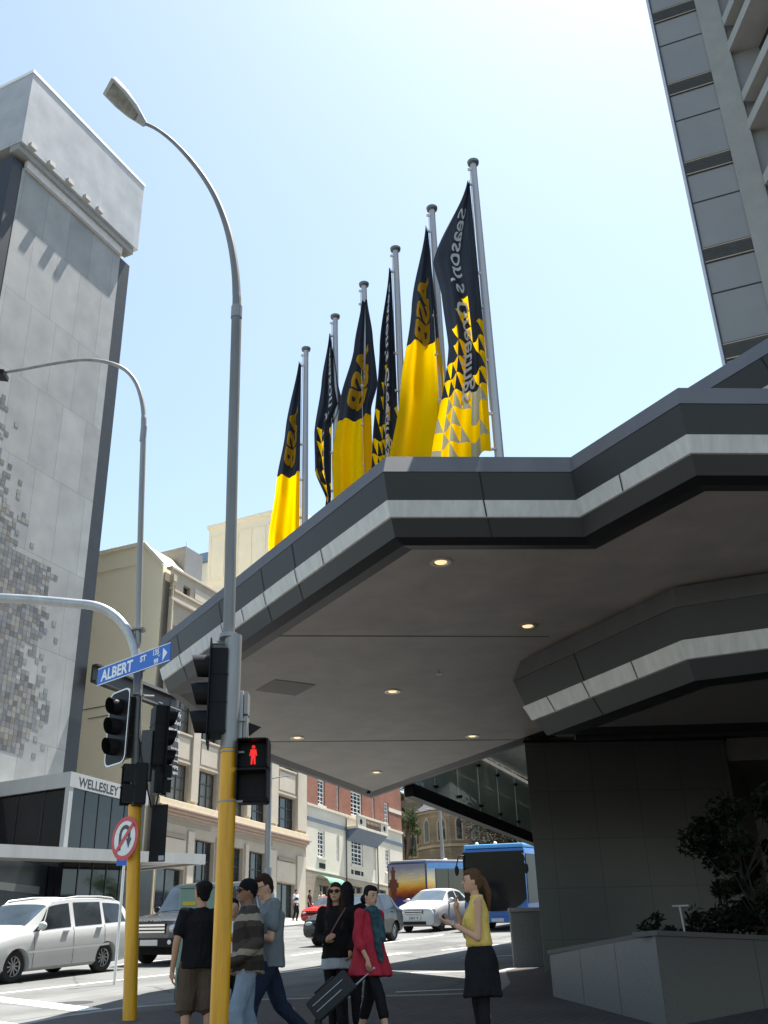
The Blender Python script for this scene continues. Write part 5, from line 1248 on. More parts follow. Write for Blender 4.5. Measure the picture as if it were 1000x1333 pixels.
car('dark_hatchback','dark grey older hatchback driving past behind the women','car',onR(411,1231),(1.22,-.74),YC,1.10,sth,grey_car,2.42,.74,.29,gl_h,
 dict(mirror=(.5,),mm=black_m,head=(1.90,.54,.63,.17,.07),tail=(-1.84,.66,.75,.1,.1),grille=(.38,.56,.66,2,.01),bar=blackmat,intake=(.45,.30,.36),plate=.42),doors=(.62,-.33),handles=(-.2,-1.0),plate='K750')
car('red_hatchback','small red car partly hidden behind the dark hatchback','car',onR(401,1205),(1.22,-.74),YC,1.0,sth,red_car,2.42,.74,.29,gl_h,
 dict(mirror=(.5,),mm=red_car,head=(1.90,.54,.63,.17,.07),tail=(-1.84,.66,.75,.1,.1),grille=(.38,.56,.66,2,.01),bar=blackmat,plate=.42),doors=(.62,-.33))
sty=[(2.16,.38,.60,.56,.48,.66,.02),(2.12,.24,.76,.68,.66,.78,.03),(1.80,.19,.835,.82,.74,.90,.05),(1.35,.19,.845,.90,.74,.98,.05),(1.10,.19,.845,.93,.72,1.04,.05),(.25,.19,.845,.96,.58,1.40,.05),(-.35,.19,.845,.97,.58,1.44,.05),(-.95,.19,.845,.98,.57,1.38,.05),(-1.60,.22,.84,1.0,.66,1.06,.03),(-2.0,.28,.80,.98,.66,1.02,.03),(-2.12,.38,.74,.86,.6,.94,.02)]
car('white_sedan','silver-white compact sedan driving toward us in front of the buses','car',onR(529,1213),(1.29,-.74),YC,1.10,sty,silver_car,2.55,.74,.30,
 [('windscreen',(1.10,.33,6.1,9,None)),('rear_window',(-1.02,-1.52,6.1,9,None)),('side_window',(0,0,5.08,5.9,lambda q:(.72-.35*q,-.22))),('side_window',(0,0,5.08,5.88,lambda q:(-.32,-1.22+.28*q)))],
 dict(mirror=(.66,),mm=silver_car,head=(1.98,.60,.76,.19,.085),tail=(-2.02,.64,.85,.12,.1),grille=(.36,.63,.76,2,.014),intake=(.46,.27,.38),plate=.50),doors=(.80,-.27,-1.1),handles=(-.12,-.95),plate='DBY 9',spokes=6)
# ---------- buses
blue_bus=mat('bus_blue',(.008,.12,.42),.3,0,.04,1,coat=.3)
roof_b=mat('bus_roof_pale_blue',(.10,.36,.70),.4,0,.05,1)
def bus(label,P,anchor,yaw,sc,L=11.5,W=2.5,H=3.1):
    T=placeT(P,anchor,yaw,sc); return T,thing('city_bus',label,'bus',T@Vector((0,0,0)),'buses')
T,t=bus('blue city bus seen head-on with a big dark windscreen, right behind the woman in yellow',onR(648,1212),(0,0),D(25.1+176),1.04)
b=MB(T); b.box(-11.3,0,-1.25,1.25,.28,2.98); b.build('body',blue_bus,t,bevel=.12,smooth=40)
b=MB(T); b.box(-11.2,-.05,-1.2,1.2,2.985,3.14); b.build('roof',roof_b,t,bevel=.06,smooth=40)
b=MB(T); n=10; vs=[]
for j in range(n+1):
    z=.78+2.08*j/n
    for i in range(n+1):
        y=-1.23+2.46*i/n; e=(abs(y)/1.23)**3; zz=z if j>0 else .70+.42*e
        vs.append((.025+.05*(1-e),y,zz if j!=1 else max(zz,.75+.42*e)))
b.add(vs,[(j*(n+1)+i,j*(n+1)+i+1,(j+1)*(n+1)+i+1,(j+1)*(n+1)+i) for j in range(n) for i in range(n)]); b.build('windscreen',mat('bus_black_glass',(.008,.009,.01),.08,0,.3,.5,spec=.25),t,smooth=60)
b=MB(T); b.box(.02,.05,-1.22,1.22,.30,.50); b.build('bumper',blue_bus,t,bevel=.01)
for s in (1,-1):
    b=MB(T); b.ell((.03,s*.86,.62),(.06,.16,.09),14,8); b.build('headlight',MT['headlight_glass'],t,smooth=60)
b=MB(T); b.ell((.0,.98,.50),(.10,.24,.20),16,10); b.build('yellow_corner',mat('bus_yellow',(.65,.38,.02),.4,0,.05),t,smooth=60)
for s in (1,-1):
    b=MB(T); b.box(-10.9,-.12,s*1.252 if s>0 else -1.27,1.27 if s>0 else -1.252,.95,2.75); b.build('side_window',mat('bus_side_glass',(.01,.012,.014),.45,0,.3,.5,spec=.15),t)
    b=MB(T); b.tube([(.05,s*1.15,2.75),(.35,s*1.3,2.7),(.38,s*1.38,2.4)],.025,8); b.ell((.38,s*1.38,2.2),(.05,.09,.2),12,8); b.build('wing_mirror',black_m,t,smooth=60)
b=MB(T); b.box(.052,.06,-.2,.28,.33,.45); b.build('number_plate',MT['plate_white'],t)
b=MB(T); 
for y in (-.7,.05): b.ell((-.25,y,3.16),(.10,.07,.08),10,6)
b.build('marker_light',white_m,t,smooth=60)
b=MB(T)
for y in (-.55,.5): b.bar((.085,y,.95),(.09,y-.45,1.35),.012,.015)
b.build('wiper',black_m,t)
for x in (-2.6,-8.3):
    for y in (1.12,-1.12): wheel(T,t,x,y,.46,8,.25)
# advert bus
T,t=bus('blue bus with an orange sunset advert on its rear end, behind the white sedan',onR(506,1200),(0,1.25) if False else (0,-1.25),D(25.1+180+7),1.0)
b=MB(T); b.box(-11.3,0,-1.25,1.25,.28,3.0); b.build('body',mat('bus_navy',(.01,.035,.14),.3,0,.1,1,coat=.4),t,bevel=.12,smooth=40)
b=MB(T); b.box(-11.2,-.1,-1.18,1.18,3.005,3.12); b.build('roof',mat('bus_grey_roof',(.35,.36,.38),.4,0,.1),t,bevel=.05,smooth=40)
m=bpy.data.materials.new('sunset_advert'); m.use_nodes=True; nt=m.node_tree; bb=nt.nodes['Principled BSDF']; bb.inputs['Roughness'].default_value=.35
g=nt.nodes.new('ShaderNodeNewGeometry'); sp=nt.nodes.new('ShaderNodeSeparateXYZ'); nt.links.new(g.outputs['Position'],sp.inputs[0])
zb0_=(T@Vector((0,0,.5))).z; mr=nt.nodes.new('ShaderNodeMapRange'); mr.inputs[1].default_value=zb0_; mr.inputs[2].default_value=zb0_+2.4
nz=nt.nodes.new('ShaderNodeTexNoise'); nz.inputs['Scale'].default_value=3; nz.inputs['Detail'].default_value=6; nt.links.new(g.outputs['Position'],nz.inputs[0])
ad=nt.nodes.new('ShaderNodeMath'); ad.operation='MULTIPLY_ADD'; ad.inputs[1].default_value=.35; nt.links.new(nz.outputs[0],ad.inputs[0]); nt.links.new(sp.outputs[2],ad.inputs[2])
nt.links.new(ad.outputs[0],mr.inputs[0]); rp=nt.nodes.new('ShaderNodeValToRGB'); nt.links.new(mr.outputs[0],rp.inputs[0]); nt.links.new(rp.outputs[0],bb.inputs['Base Color'])
cs_=[(0,(.02,.06,.25)),(.34,(.03,.04,.16)),(.38,(.10,.02,.01)),(.50,(.45,.10,.01)),(.60,(.75,.38,.04)),(.72,(.80,.60,.22)),(.86,(.45,.42,.36)),(1,(.22,.23,.28))]
while len(rp.color_ramp.elements)<len(cs_): rp.color_ramp.elements.new(.5)
for e,(p_,c_2) in zip(rp.color_ramp.elements,cs_): e.position=p_; e.color=(*c_2,1)
b=MB(T); b.box(.002,.02,-1.15,1.17,.42,2.92); b.box(-.9,-.05,1.252,1.262,.42,2.9); b.build('sunset_advert',m,t)
b=MB(T)
for x0_,x1_,z0_,z1_ in ((-1.0,-.72,.9,1.5),(-1.08,-.64,1.5,1.72),(-1.2,-.52,1.72,1.98),(-1.1,-.62,1.98,2.15),(-.98,-.74,2.15,2.5),(-1.02,-.70,2.5,2.62),(-.93,-.79,2.62,2.8)): b.box(.021,.03,x0_,x1_,z0_,z1_)
b.build('tower_silhouette',mat('advert_brown',(.12,.035,.02),.5,0,.2,8),t)
b=MB(T)
for k in range(4): b.box(.021,.026,.05+.04*(k%2),.75-.06*k,2.0+k*.13,2.05+k*.13)
b.box(.021,.026,-.25,.35,1.0,1.08); b.build('advert_text_lines',mat('advert_pale',(.6,.5,.35),.6,0,0),t)
b=MB(T); b.box(-10.9,-1.0,1.252,1.27,1.15,2.62); b.build('side_window',MT['bus_black_glass'],t)
b=MB(T); b.box(-11.1,-.15,1.251,1.265,2.66,2.94); b.build('destination_band',mat('band_blue',(.03,.22,.55),.4,0,.1),t)
put_text('THE WORLD IS YOURS',.2,T@Vector((-.7,1.268,2.71)),T.to_3x3()@Vector((-1,0,0)),T.to_3x3()@Vector((0,0,1)),'lettering',white_m,t) if False else None
b=MB(T)
for x in (-2.4,-4.2,-6,-7.8): b.box(x,x+.06,1.271,1.276,1.15,2.62)
b.build('window_divider',black_m,t)
for x in (-2.4,-8.6):
    for y in (1.12,-1.12): wheel(T,t,x,y,.46,8,.25)
# ================================================================ PEOPLE
def remesh(b,name,m,parent,vox=.010,it=4,disp=0,ds=9):
    ob=b.build(name,m,None)
    md=ob.modifiers.new('r','REMESH'); md.mode='VOXEL'; md.voxel_size=vox; md.use_smooth_shade=True
    s=ob.modifiers.new('s','SMOOTH'); s.iterations=it; s.factor=.5
    dg=bpy.context.evaluated_depsgraph_get(); dg.update()
    me=bpy.data.meshes.new_from_object(ob.evaluated_get(dg)); nm=ob.name; bpy.data.objects.remove(ob)
    if disp:
        for v,n in zip(me.vertices,[x.normal.copy() for x in me.vertices]):
            p=v.co; v.co=p+n*disp*1.5*(noise.noise(Vector((p.x*ds,p.y*ds,p.z*ds*.45)))+.5*noise.noise(Vector((p.x*ds*2.3+5,p.y*ds*2.3,p.z*ds*1.2))))
    o0=parent_loc(parent); me.transform(Matrix.Translation(-o0)); me.shade_smooth()
    me.materials.clear(); me.materials.append(m)
    m.node_tree.nodes['Principled BSDF'].inputs['Specular IOR Level'].default_value=.12
    if disp and not m.get('fold'):
        m['fold']=1; nt=m.node_tree; bb=nt.nodes['Principled BSDF']; g=nt.nodes.new('ShaderNodeNewGeometry'); mp=nt.nodes.new('ShaderNodeMapping'); mp.inputs['Scale'].default_value=(1,1,.35)
        n1=nt.nodes.new('ShaderNodeTexNoise'); n1.inputs['Scale'].default_value=11; n1.inputs['Detail'].default_value=3; n1.inputs['Distortion'].default_value=1.2
        bp=nt.nodes.new('ShaderNodeBump'); bp.inputs['Strength'].default_value=.9; bp.inputs['Distance'].default_value=.03
        nt.links.new(g.outputs['Position'],mp.inputs[0]); nt.links.new(mp.outputs[0],n1.inputs[0]); nt.links.new(n1.outputs[0],bp.inputs['Height']); nt.links.new(bp.outputs[0],bb.inputs['Normal'])
    o=bpy.data.objects.new(name,me); C.objects.link(o); o.parent=parent; return o
skin1=mat('skin_light',(.52,.30,.20),.55,0,.06,4); skin2=mat('skin_tan',(.42,.24,.15),.55,0,.06,4); skin3=mat('skin_brown',(.22,.12,.075),.55,0,.06,4)
hair_b=mat('black_hair',(.010,.008,.008),.85,0,.3,40,bump=.6,bs=90,spec=.15); hair_br=mat('brown_hair',(.09,.045,.022),.8,0,.35,40,bump=.6,bs=90,spec=.2); hair_db=mat('dark_brown_hair',(.03,.016,.011),.8,0,.35,40,bump=.6,bs=90,spec=.2)
lip=mat('lip_red',(.30,.09,.08),.5,0,0); eye=mat('eye_dark',(.02,.018,.016),.3,0,0)
def V(*a): return Vector(a)
BASE=dict(head=V(0,.03,1.63),neck=V(0,0,1.46),chest=V(0,0,1.30),waist=V(0,0,1.08),pel=V(0,0,.95),
 sl=V(-.185,0,1.42),sr=V(.185,0,1.42),el=V(-.24,-.02,1.13),er=V(.24,-.02,1.13),wl=V(-.25,.06,.87),wr=V(.25,.06,.87),
 hl=V(-.09,0,.92),hr=V(.09,0,.92),kl=V(-.10,.03,.50),kr=V(.10,.03,.50),al=V(-.10,0,.09),ar=V(.10,0,.09),
 hdl=V(0,.12,-1),hdr=V(0,.12,-1),palml=V(1,0,0),palmr=V(-1,0,0),curl=.5,hyaw=0,hpitch=0,fyl=0,fyr=0,sexf=0)
def hand(b,w,d,palm,curl,side):
    """palm + five unequal fingers, thumb from the side"""
    d=d.normalized(); pn=(palm-d*palm.dot(d)).normalized(); lat=d.cross(pn)*side
    c=w+d*.045; b.cap(w-d*.01,w+d*.05,.024,.030,10,fl=1,up=lat); 
    for k,(o,L,r) in enumerate(((.030,.070,.0095),(.011,.080,.010),(-.010,.075,.0095),(-.029,.060,.0085))):
        p=w+d*.078+lat*o; q=p-lat*0; dd=d.copy(); ax=lat
        for j,fr in enumerate((.42,.33,.25)):
            a=curl*(.55+.35*j+.08*k)
            dd=(dd*math.cos(a)+pn*math.sin(a)).normalized(); nxt=q+dd*L*fr
            b.cap(q,nxt,r*(1-.08*j),r*(.94-.08*j),8); q=nxt
        b.cap(w+d*.03+lat*o*.8,p,.013,.011,8)
    t0=w+d*.02+lat*.022; t1=t0+(lat*.7+d*.75+pn*.35).normalized()*.045; t2=t1+(d+pn*(.2+curl*.5)+lat*.1).normalized()*.032
    b.cap(t0,t1,.014,.0115,8); b.cap(t1,t2,.011,.009,8)
def headparts(J):
    R=Matrix.Rotation(-J['hyaw'],3,'Z')@Matrix.Rotation(J['hpitch'],3,'X'); return R
def person(name,label,px,Y,H,yaw,pose,skin,vox=.0085,fine=True,body=True,top_y=None,bare=False):
    x=onY(px,1200,Y).x; s=H/1.75; g=SL*Y
    if top_y:
        g=onY(px,top_y,Y).z-H; print('person',px,'lift',round(g-SL*Y,3)); g=SL*Y+max(0,min(.16,g-SL*Y))
    fw=dv(yaw); rt=Vector((fw.y,-fw.x,0))
    T=Matrix(((rt.x*s,fw.x*s,0,x),(rt.y*s,fw.y*s,0,Y),(0,0,s,g),(0,0,0,1)))
    J={k:(v.copy() if isinstance(v,Vector) else v) for k,v in BASE.items()}; J.update(pose)
    t=thing(name,label,'person',(x,Y,g)); J['T']=T; J['t']=t; J['vox']=vox; J['R']=headparts(J)
    b=MB(T); h=J['head']; R=J['R']; f_=J['sexf']
    def hp(v): return h+R@Vector(v)
    b.ell(h,(.074,.092,.112),18,12,R=R); b.ell(hp((0,.03,-.055)),(.052,.062,.06),14,9,R=R)
    if fine:
        b.cap(hp((0,.085,.01)),hp((0,.108,-.022)),.010,.013,8); b.ell(hp((0,.088,-.058)),(.024,.012,.012),10,6,R=R); b.ell(hp((0,.07,-.092)),(.025,.022,.018),10,6,R=R)
        for q in (-1,1): b.ell(hp((q*.074,-.004,-.012)),(.010,.020,.030),10,7,R=R)
        b.ell(hp((0,.078,.022)),(.052,.014,.010),10,6,R=R)
    b.cap(J['neck']-V(0,.0,.03),h-V(0,.01,.07),.056-.008*f_,.050-.008*f_,12)
    c,w,p=J['chest'],J['waist'],J['pel']
    b.ell(c,(.14-.02*f_,.09,.17),18,12); b.ell(c+V(0,.0,.09),(.145-.02*f_,.065,.06),14,8); b.ell(w,(.11-.02*f_,.08,.15),16,10); b.ell(p,(.13,.09,.12),16,10); b.cap(w,p,.085,.09,14)
    for q in ('l','r'):
        sh,e,wr=J['s'+q],J['e'+q],J['w'+q]
        b.cap(sh,e,.046-.006*f_,.040-.006*f_,12); b.cap(e,wr,.040-.006*f_,.027-.003*f_,12); b.cap(c+V(0,0,.09),sh,.045,.042,10)
        b.ell(e.lerp(wr,.25),(.041-.006*f_,)*3,10,7)
        if fine: hand(b,wr,J['hd'+q],J['palm'+q],J['curl'],1 if q=='l' else -1)
        else: b.cap(wr,wr+J['hd'+q].normalized()*.12,.03,.02,8)
        hh,k,a=J['h'+q],J['k'+q],J['a'+q]
        b.cap(hh,k,.066,.054 if bare else .046,14); b.cap(k,a,.052 if bare else .044,.034,12); cal=k.lerp(a,.3); b.ell(cal+V(0,-.02,0),((.052,.052,.10) if bare else (.04,.04,.09)),10,8)
        fyw=J['fy'+q]; fd=V(math.sin(fyw),math.cos(fyw),0); b.cap(a+V(0,0,-.045)-fd*.04,a+V(0,0,-.055)+fd*.13,.036,.026,10)
    if body: remesh(b,'body',skin,t,vox,4)
    return J
def face(J,eyes=True,lips=True,brow=None,glasses=0):
    if eyes:
        b=MB(J['T']); 
        for q in (-1,1): b.ell(J['head']+J['R']@V(q*.031,.0875,.006),(.012,.006,.006),8,6)
        b.build('eye',eye,J['t'],smooth=60,split=True)
    if lips: b=MB(J['T']); b.ell(J['head']+J['R']@V(0,.1005,-.057),(.020,.006,.008),10,6,R=J['R']); b.build('mouth',lip,J['t'],smooth=60)
    if brow:
        b=MB(J['T'])
        for q in (-1,1): b.obox(J['head']+J['R']@V(q*.032,.091,.030),J['R']@V(.016,0,0),J['R']@V(0,.004,0),J['R']@V(0,0,.003))
        b.build('eyebrow',brow,J['t'],split=True)
    if glasses:
        b=MB(J['T']); m=black_m
        for q in (-1,1):
            if glasses==2: b.ell(J['head']+J['R']@V(q*.036,.094,.008),(.030,.010,.023),12,8,R=J['R'])
            else:
                n=14; pts=[J['head']+J['R']@V(q*.034+.024*math.cos(2*PI*i/n),.098,.004+.017*math.sin(2*PI*i/n)) for i in range(n+1)]; b.tube(pts,.0022,6)
            b.tube([J['head']+J['R']@V(q*.062,.088,.012),J['head']+J['R']@V(q*.080,.0,.010)],.004 if glasses==2 else .0025,6)
        b.tube([J['head']+J['R']@V(-.014,.102,.01),J['head']+J['R']@V(.014,.102,.01)],.003,6); b.build('sunglasses' if glasses==2 else 'glasses',m,J['t'],smooth=60)
def legs(J,m,name='trousers',inf=.016,low='a',flare=0,vox=.011,disp=.006):
    b=MB(J['T']); b.ell(J['pel'],(.165+inf*.4,.12+inf,.12),16,10); 
    for q in ('l','r'):
        h,k,a=J['h'+q],J['k'+q],J['a'+q]; b.cap(h,k,.088+inf,.060+inf,14)
        if low=='a': b.cap(k,a+V(0,0,.03),.058+inf,.045+inf*.7+flare,12)
        elif low=='k': b.tube([h.lerp(k,.1),h.lerp(k,.5),h.lerp(k,1.0),k.lerp(a,.08)],[.098+inf,.090+inf,.078+inf,.078+inf],18)
        elif low=='c': b.cap(k,k.lerp(a,.45),.056+inf,.052+inf,12)
    return remesh(b,name,m,J['t'],vox,4,disp)
def shoes(J,m):
    b=MB(J['T'])
    for q in ('l','r'):
        a=J['a'+q]; fd=V(math.sin(J['fy'+q]),math.cos(J['fy'+q]),0); b.cap(a+V(0,0,-.045)-fd*.05,a+V(0,0,-.052)+fd*.15,.044,.034,12)
    return remesh(b,'shoes',m,J['t'],.012,3)
def loftsec(b,secs,n=40,folds=0,kf=9,ph=0):
    """stack of ellipses (cx,cy,z,rx,ry[,amp])"""
    vs=[]
    for s in secs:
        cx,cy,z,rx,ry=s[:5]; am=s[5] if len(s)>5 else 0
        for i in range(n):
            a=2*PI*i/n; r=1+am*(math.sin(kf*a+ph)+.4*math.sin(kf*1.7*a+ph*2+1)); vs.append((cx+rx*r*math.cos(a),cy+ry*r*math.sin(a),z))
    m=len(secs); b.add(vs,[(j*n+i,(j+1)*n+i,(j+1)*n+(i+1)%n,j*n+(i+1)%n) for j in range(m-1) for i in range(n)]+[tuple(range(n)),tuple(range((m-1)*n,m*n))[::-1]])
def top(J,m,name='shirt',sleeve='s',hem=.90,inf=.018,vox=.011,disp=.007,hemw=.17,hemd=.135,extra=None,collar=0,chw=.175,wst=.15):
    b=MB(J['T']); c,w,n=J['chest'],J['waist'],J['neck']; p=J['pel']
    hc=p+(w-p)*((hem-p.z)/(w.z-p.z)) if abs(w.z-p.z)>1e-3 else p
    loftsec(b,[(n.x,n.y-.005,n.z+.015,.062,.062),(n.x,n.y,n.z-.015,.10,.078),(c.x*.5+n.x*.5,c.y*.5+n.y*.5,n.z-.055,.165,.095),(c.x,c.y,c.z+.04,chw+inf*.5,.118+inf),(c.x,c.y,c.z-.08,chw-.012+inf*.5,.115+inf),(w.x,w.y,w.z+.02,wst+inf*.5,.108+inf),(hc.x,hc.y,hem+.03,hemw,hemd,.015),(hc.x,hc.y,hem,hemw+.004,hemd+.004,.02)])
    for q in ('l','r'):
        s,e,wr=J['s'+q],J['e'+q],J['w'+q]; b.cap(c+V(0,0,.085),s,.062,.060+inf*.3,12)
        if sleeve=='s': b.cap(s,s.lerp(e,.62),.050+inf*.6,.056+inf*.6,12)
        if sleeve=='l': b.cap(s,e,.052+inf*.7,.045+inf*.7,12); b.cap(e,e.lerp(wr,.93),.045+inf*.7,.035+inf*.7,12)
        if sleeve=='q': b.cap(s,e,.056+inf,.055+inf,12); b.cap(e,e.lerp(wr,.35),.052+inf,.056+inf,12)
    if collar: b.ell(n+V(0,.005,.02),(.075,.075,.03),14,6)
    if extra: extra(b)
    return remesh(b,name,m,J['t'],vox,4,disp)
def cap_hair(J,m,long=0,extra=None,name='hair',front=.045,vox=.009,low=0):
    b=MB(J['T']); h=J['head']; R=J['R']
    b.ell(h+R@V(0,-.022,.022),(.083,.088,.108),18,12,R=R); b.ell(h+R@V(0,.028,.080),(.062,.058,.040),14,8,R=R)
    b.ell(h+R@V(0,-.055,-.03-low),(.066,.045,.065),14,9,R=R)
    if extra: extra(b,h,R)
    return remesh(b,name,m,J['t'],vox,3,.004,30)
ftr=mat('black_leggings',(.010,.010,.012),.7,0,.2,6)
# ---- 1 man in black t-shirt, back to us
J=person('person','man in black t-shirt and brown knee shorts, seen from behind',262,11.4,1.70,D(-22),dict(wl=V(-.27,.05,.86),el=V(-.255,-.02,1.13),hyaw=D(-25),kl=V(-.11,.04,.50),kr=V(.11,-.02,.50),al=V(-.11,.02,.09),ar=V(.12,-.08,.10)),skin2,top_y=1147,bare=True)
top(J,mat('black_tshirt',(.010,.010,.011),.9,0,.2,5),'t_shirt','s',.87,.028,hemw=.205,hemd=.17,chw=.18,wst=.172)
legs(J,mat('brown_shorts',(.085,.062,.045),.85,0,.12,7),'shorts',.030,'k')
cap_hair(J,hair_b,extra=lambda b,h,R:b.ell(h+R@V(0,-.05,.05),(.088,.07,.075),12,8)); face(J,True,True); shoes(J,black_m)
# ---- 2 man in striped fleece and beanie
J=person('person','man in striped brown and cream fleece, black beanie and sunglasses, beside the thick yellow pole',324,11.0,1.70,D(-108),dict(wl=V(-.15,.19,.93),el=V(-.27,-.05,1.12),wr=V(.15,.19,.93),er=V(.27,-.05,1.12),hdl=V(.5,.5,-.5),hdr=V(-.5,.5,-.5),hyaw=D(-6),kl=V(-.10,.12,.50),kr=V(.10,-.02,.50),al=V(-.10,.10,.09),ar=V(.10,-.16,.11),curl=.7),skin3,top_y=1145)
fm=bpy.data.materials.new('striped_fleece'); fm.use_nodes=True; nt=fm.node_tree; bb=nt.nodes['Principled BSDF']; bb.inputs['Roughness'].default_value=.95
g=nt.nodes.new('ShaderNodeNewGeometry'); nz=nt.nodes.new('ShaderNodeTexNoise'); nz.inputs['Scale'].default_value=4; nt.links.new(g.outputs['Position'],nz.inputs[0])
sp=nt.nodes.new('ShaderNodeSeparateXYZ'); nt.links.new(g.outputs['Position'],sp.inputs[0])
ma=nt.nodes.new('ShaderNodeMath'); ma.operation='MULTIPLY_ADD'; ma.inputs[1].default_value=.10; nt.links.new(nz.outputs[0],ma.inputs[0]); nt.links.new(sp.outputs[2],ma.inputs[2])
zg=SL*11.0; mr=nt.nodes.new('ShaderNodeMapRange'); mr.inputs[1].default_value=zg+.84+.05; mr.inputs[2].default_value=zg+1.50+.05; nt.links.new(ma.outputs[0],mr.inputs[0])
rp=nt.nodes.new('ShaderNodeValToRGB'); rp.color_ramp.interpolation='CONSTANT'; nt.links.new(mr.outputs[0],rp.inputs[0]); nt.links.new(rp.outputs[0],bb.inputs['Base Color'])
cs_=[(0,(.20,.17,.13)),(.07,(.035,.028,.024)),(.20,(.05,.040,.034)),(.27,(.24,.21,.16)),(.36,(.055,.045,.038)),(.50,(.032,.026,.022)),(.66,(.055,.045,.038)),(.76,(.25,.22,.17)),(.86,(.05,.042,.036)),(.97,(.16,.14,.11))]
while len(rp.color_ramp.elements)<len(cs_): rp.color_ramp.elements.new(.5)
for e,(p_,c_2) in zip(rp.color_ramp.elements,cs_): e.position=p_; e.color=(*c_2,1)
top(J,fm,'fleece_jacket','l',.84,.038,hemw=.20,hemd=.165,disp=.012,collar=1,chw=.185,wst=.185,extra=lambda b:b.ell(V(0,.01,1.47),(.088,.085,.045),14,8))
legs(J,mat('light_jeans',(.20,.25,.31),.85,0,.15,7),'jeans',.020,'a'); shoes(J,black_m)
b=MB(J['T']); h=J['head'];R=J['R']; b.ell(h+R@V(0,-.018,.045),(.088,.104,.092),18,12,R=R); b.ell(h+R@V(0,-.022,.0),(.084,.098,.045),18,8,R=R) ; b.ell(h+R@V(0,-.06,-.02),(.06,.05,.05),10,8)
remesh(b,'beanie',mat('black_wool',(.008,.008,.009),.95,0,.2,20),J['t'],.010,3); face(J,False,True,None,2)
# ---- 3 man in grey shirt looking down
J=person('person','tall man in grey-blue shirt and navy jeans, looking down, behind the striped fleece',351,11.6,1.80,D(-112),dict(head=V(0,.07,1.62),hpitch=D(-22),wl=V(-.06,.33,1.12),el=V(-.26,.06,1.10),wr=V(.08,.31,1.10),er=V(.27,.04,1.10),hdl=V(.3,1,.2),hdr=V(-.3,1,.2),kl=V(-.10,.20,.52),al=V(-.10,.22,.09),kr=V(.10,-.16,.50),ar=V(.10,-.50,.16),palml=V(0,0,1),palmr=V(0,0,1),hyaw=D(-12)),skin1,top_y=1137)
top(J,mat('grey_blue_shirt',(.15,.17,.175),.85,0,.1,6),'shirt','s',.84,.030,hemw=.20,hemd=.165,chw=.19,wst=.19,collar=1,disp=.009)
legs(J,mat('navy_jeans',(.018,.024,.045),.85,0,.2,7),'jeans',.018,'a'); shoes(J,black_m)
cap_hair(J,hair_db); face(J,True,True,hair_db,1)
b=MB(J['T']); b.obox(V(.01,.42,1.16),(.035,0,0),(0,.06,.03),(0,-.003,.006)); b.build('phone',black_m,J['t'])
# ---- hidden person in white
J=person('person','person in a white shirt almost hidden between yellow pole and striped fleece',303,12.9,1.56,D(170),{},skin2,.012)
top(J,mat('white_shirt',(.62,.62,.64),.85,0,.05),'shirt','s',.86,.02); legs(J,ftr,'trousers',.015); cap_hair(J,hair_b); shoes(J,black_m)
# ---- 4 woman in black with long hair
J=person('person','woman with long dark hair, sunglasses, black top and pale grey mini skirt',438,13.0,1.66,D(190),dict(sexf=1,wl=V(-.20,.12,.95),el=V(-.235,-.04,1.13),wr=V(.07,.24,1.05),er=V(.235,.0,1.12),hdr=V(-.5,.4,.35),palmr=V(0,-1,0),curl=.9,kl=V(-.09,.06,.50),kr=V(.08,-.02,.50),ar=V(.07,-.10,.1)),skin2,top_y=1149)
top(J,mat('black_knit',(.012,.010,.010),.95,0,.2,8),'top','l',.86,.018,hemw=.19,hemd=.14,chw=.165,wst=.15)
b=MB(J['T']); loftsec(b,[(0,0,.93,.15,.11),(0,0,.88,.185,.135,.01),(0,0,.74,.20,.15,.02)]); remesh(b,'skirt',mat('pale_grey_skirt',(.34,.35,.36),.85,0,.1,6),J['t'],.011,3,.006)
legs(J,ftr,'leggings',.006); shoes(J,black_m)
def lh(b,h,R):
    for q in (-1,1): b.cap(h+R@V(q*.07,-.01,.02),V(q*.095,.07,1.33),.032,.034,10); b.cap(V(q*.095,.07,1.33),V(q*.09,.11,1.19),.034,.020,10)
    b.cap(h+V(0,-.07,0),V(0,-.09,1.25),.075,.05,12)
cap_hair(J,hair_db,extra=lh); face(J,False,True,None,2)
b=MB(J['T']); b.tube([V(-.13,.05,1.44),V(-.06,.14,1.30),V(.03,.155,1.15),V(.08,.17,1.05)],.010,8); b.tube([V(-.13,.05,1.44),V(-.10,-.1,1.36),V(.1,-.15,1.1)],.010,8); b.build('bag_strap',mat('brown_leather',(.12,.05,.03),.5,0,.1),J['t'],smooth=60)
# ---- person behind her
J=person('person','dark-haired person in black seen from behind, right behind the long-haired woman',453,13.5,1.68,D(-12),dict(sexf=1,hyaw=D(20)),skin2,.011,top_y=1148)
top(J,mat('black_coat_cloth',(.009,.009,.010),.9,0,.2,5),'coat','l',.78,.03,hemw=.21,hemd=.16); legs(J,ftr,'trousers',.02); shoes(J,black_m)
cap_hair(J,hair_b,extra=lambda b,h,R:b.cap(h+V(0,-.06,0),V(0,-.07,1.34),.08,.07,12)); face(J,True,True)
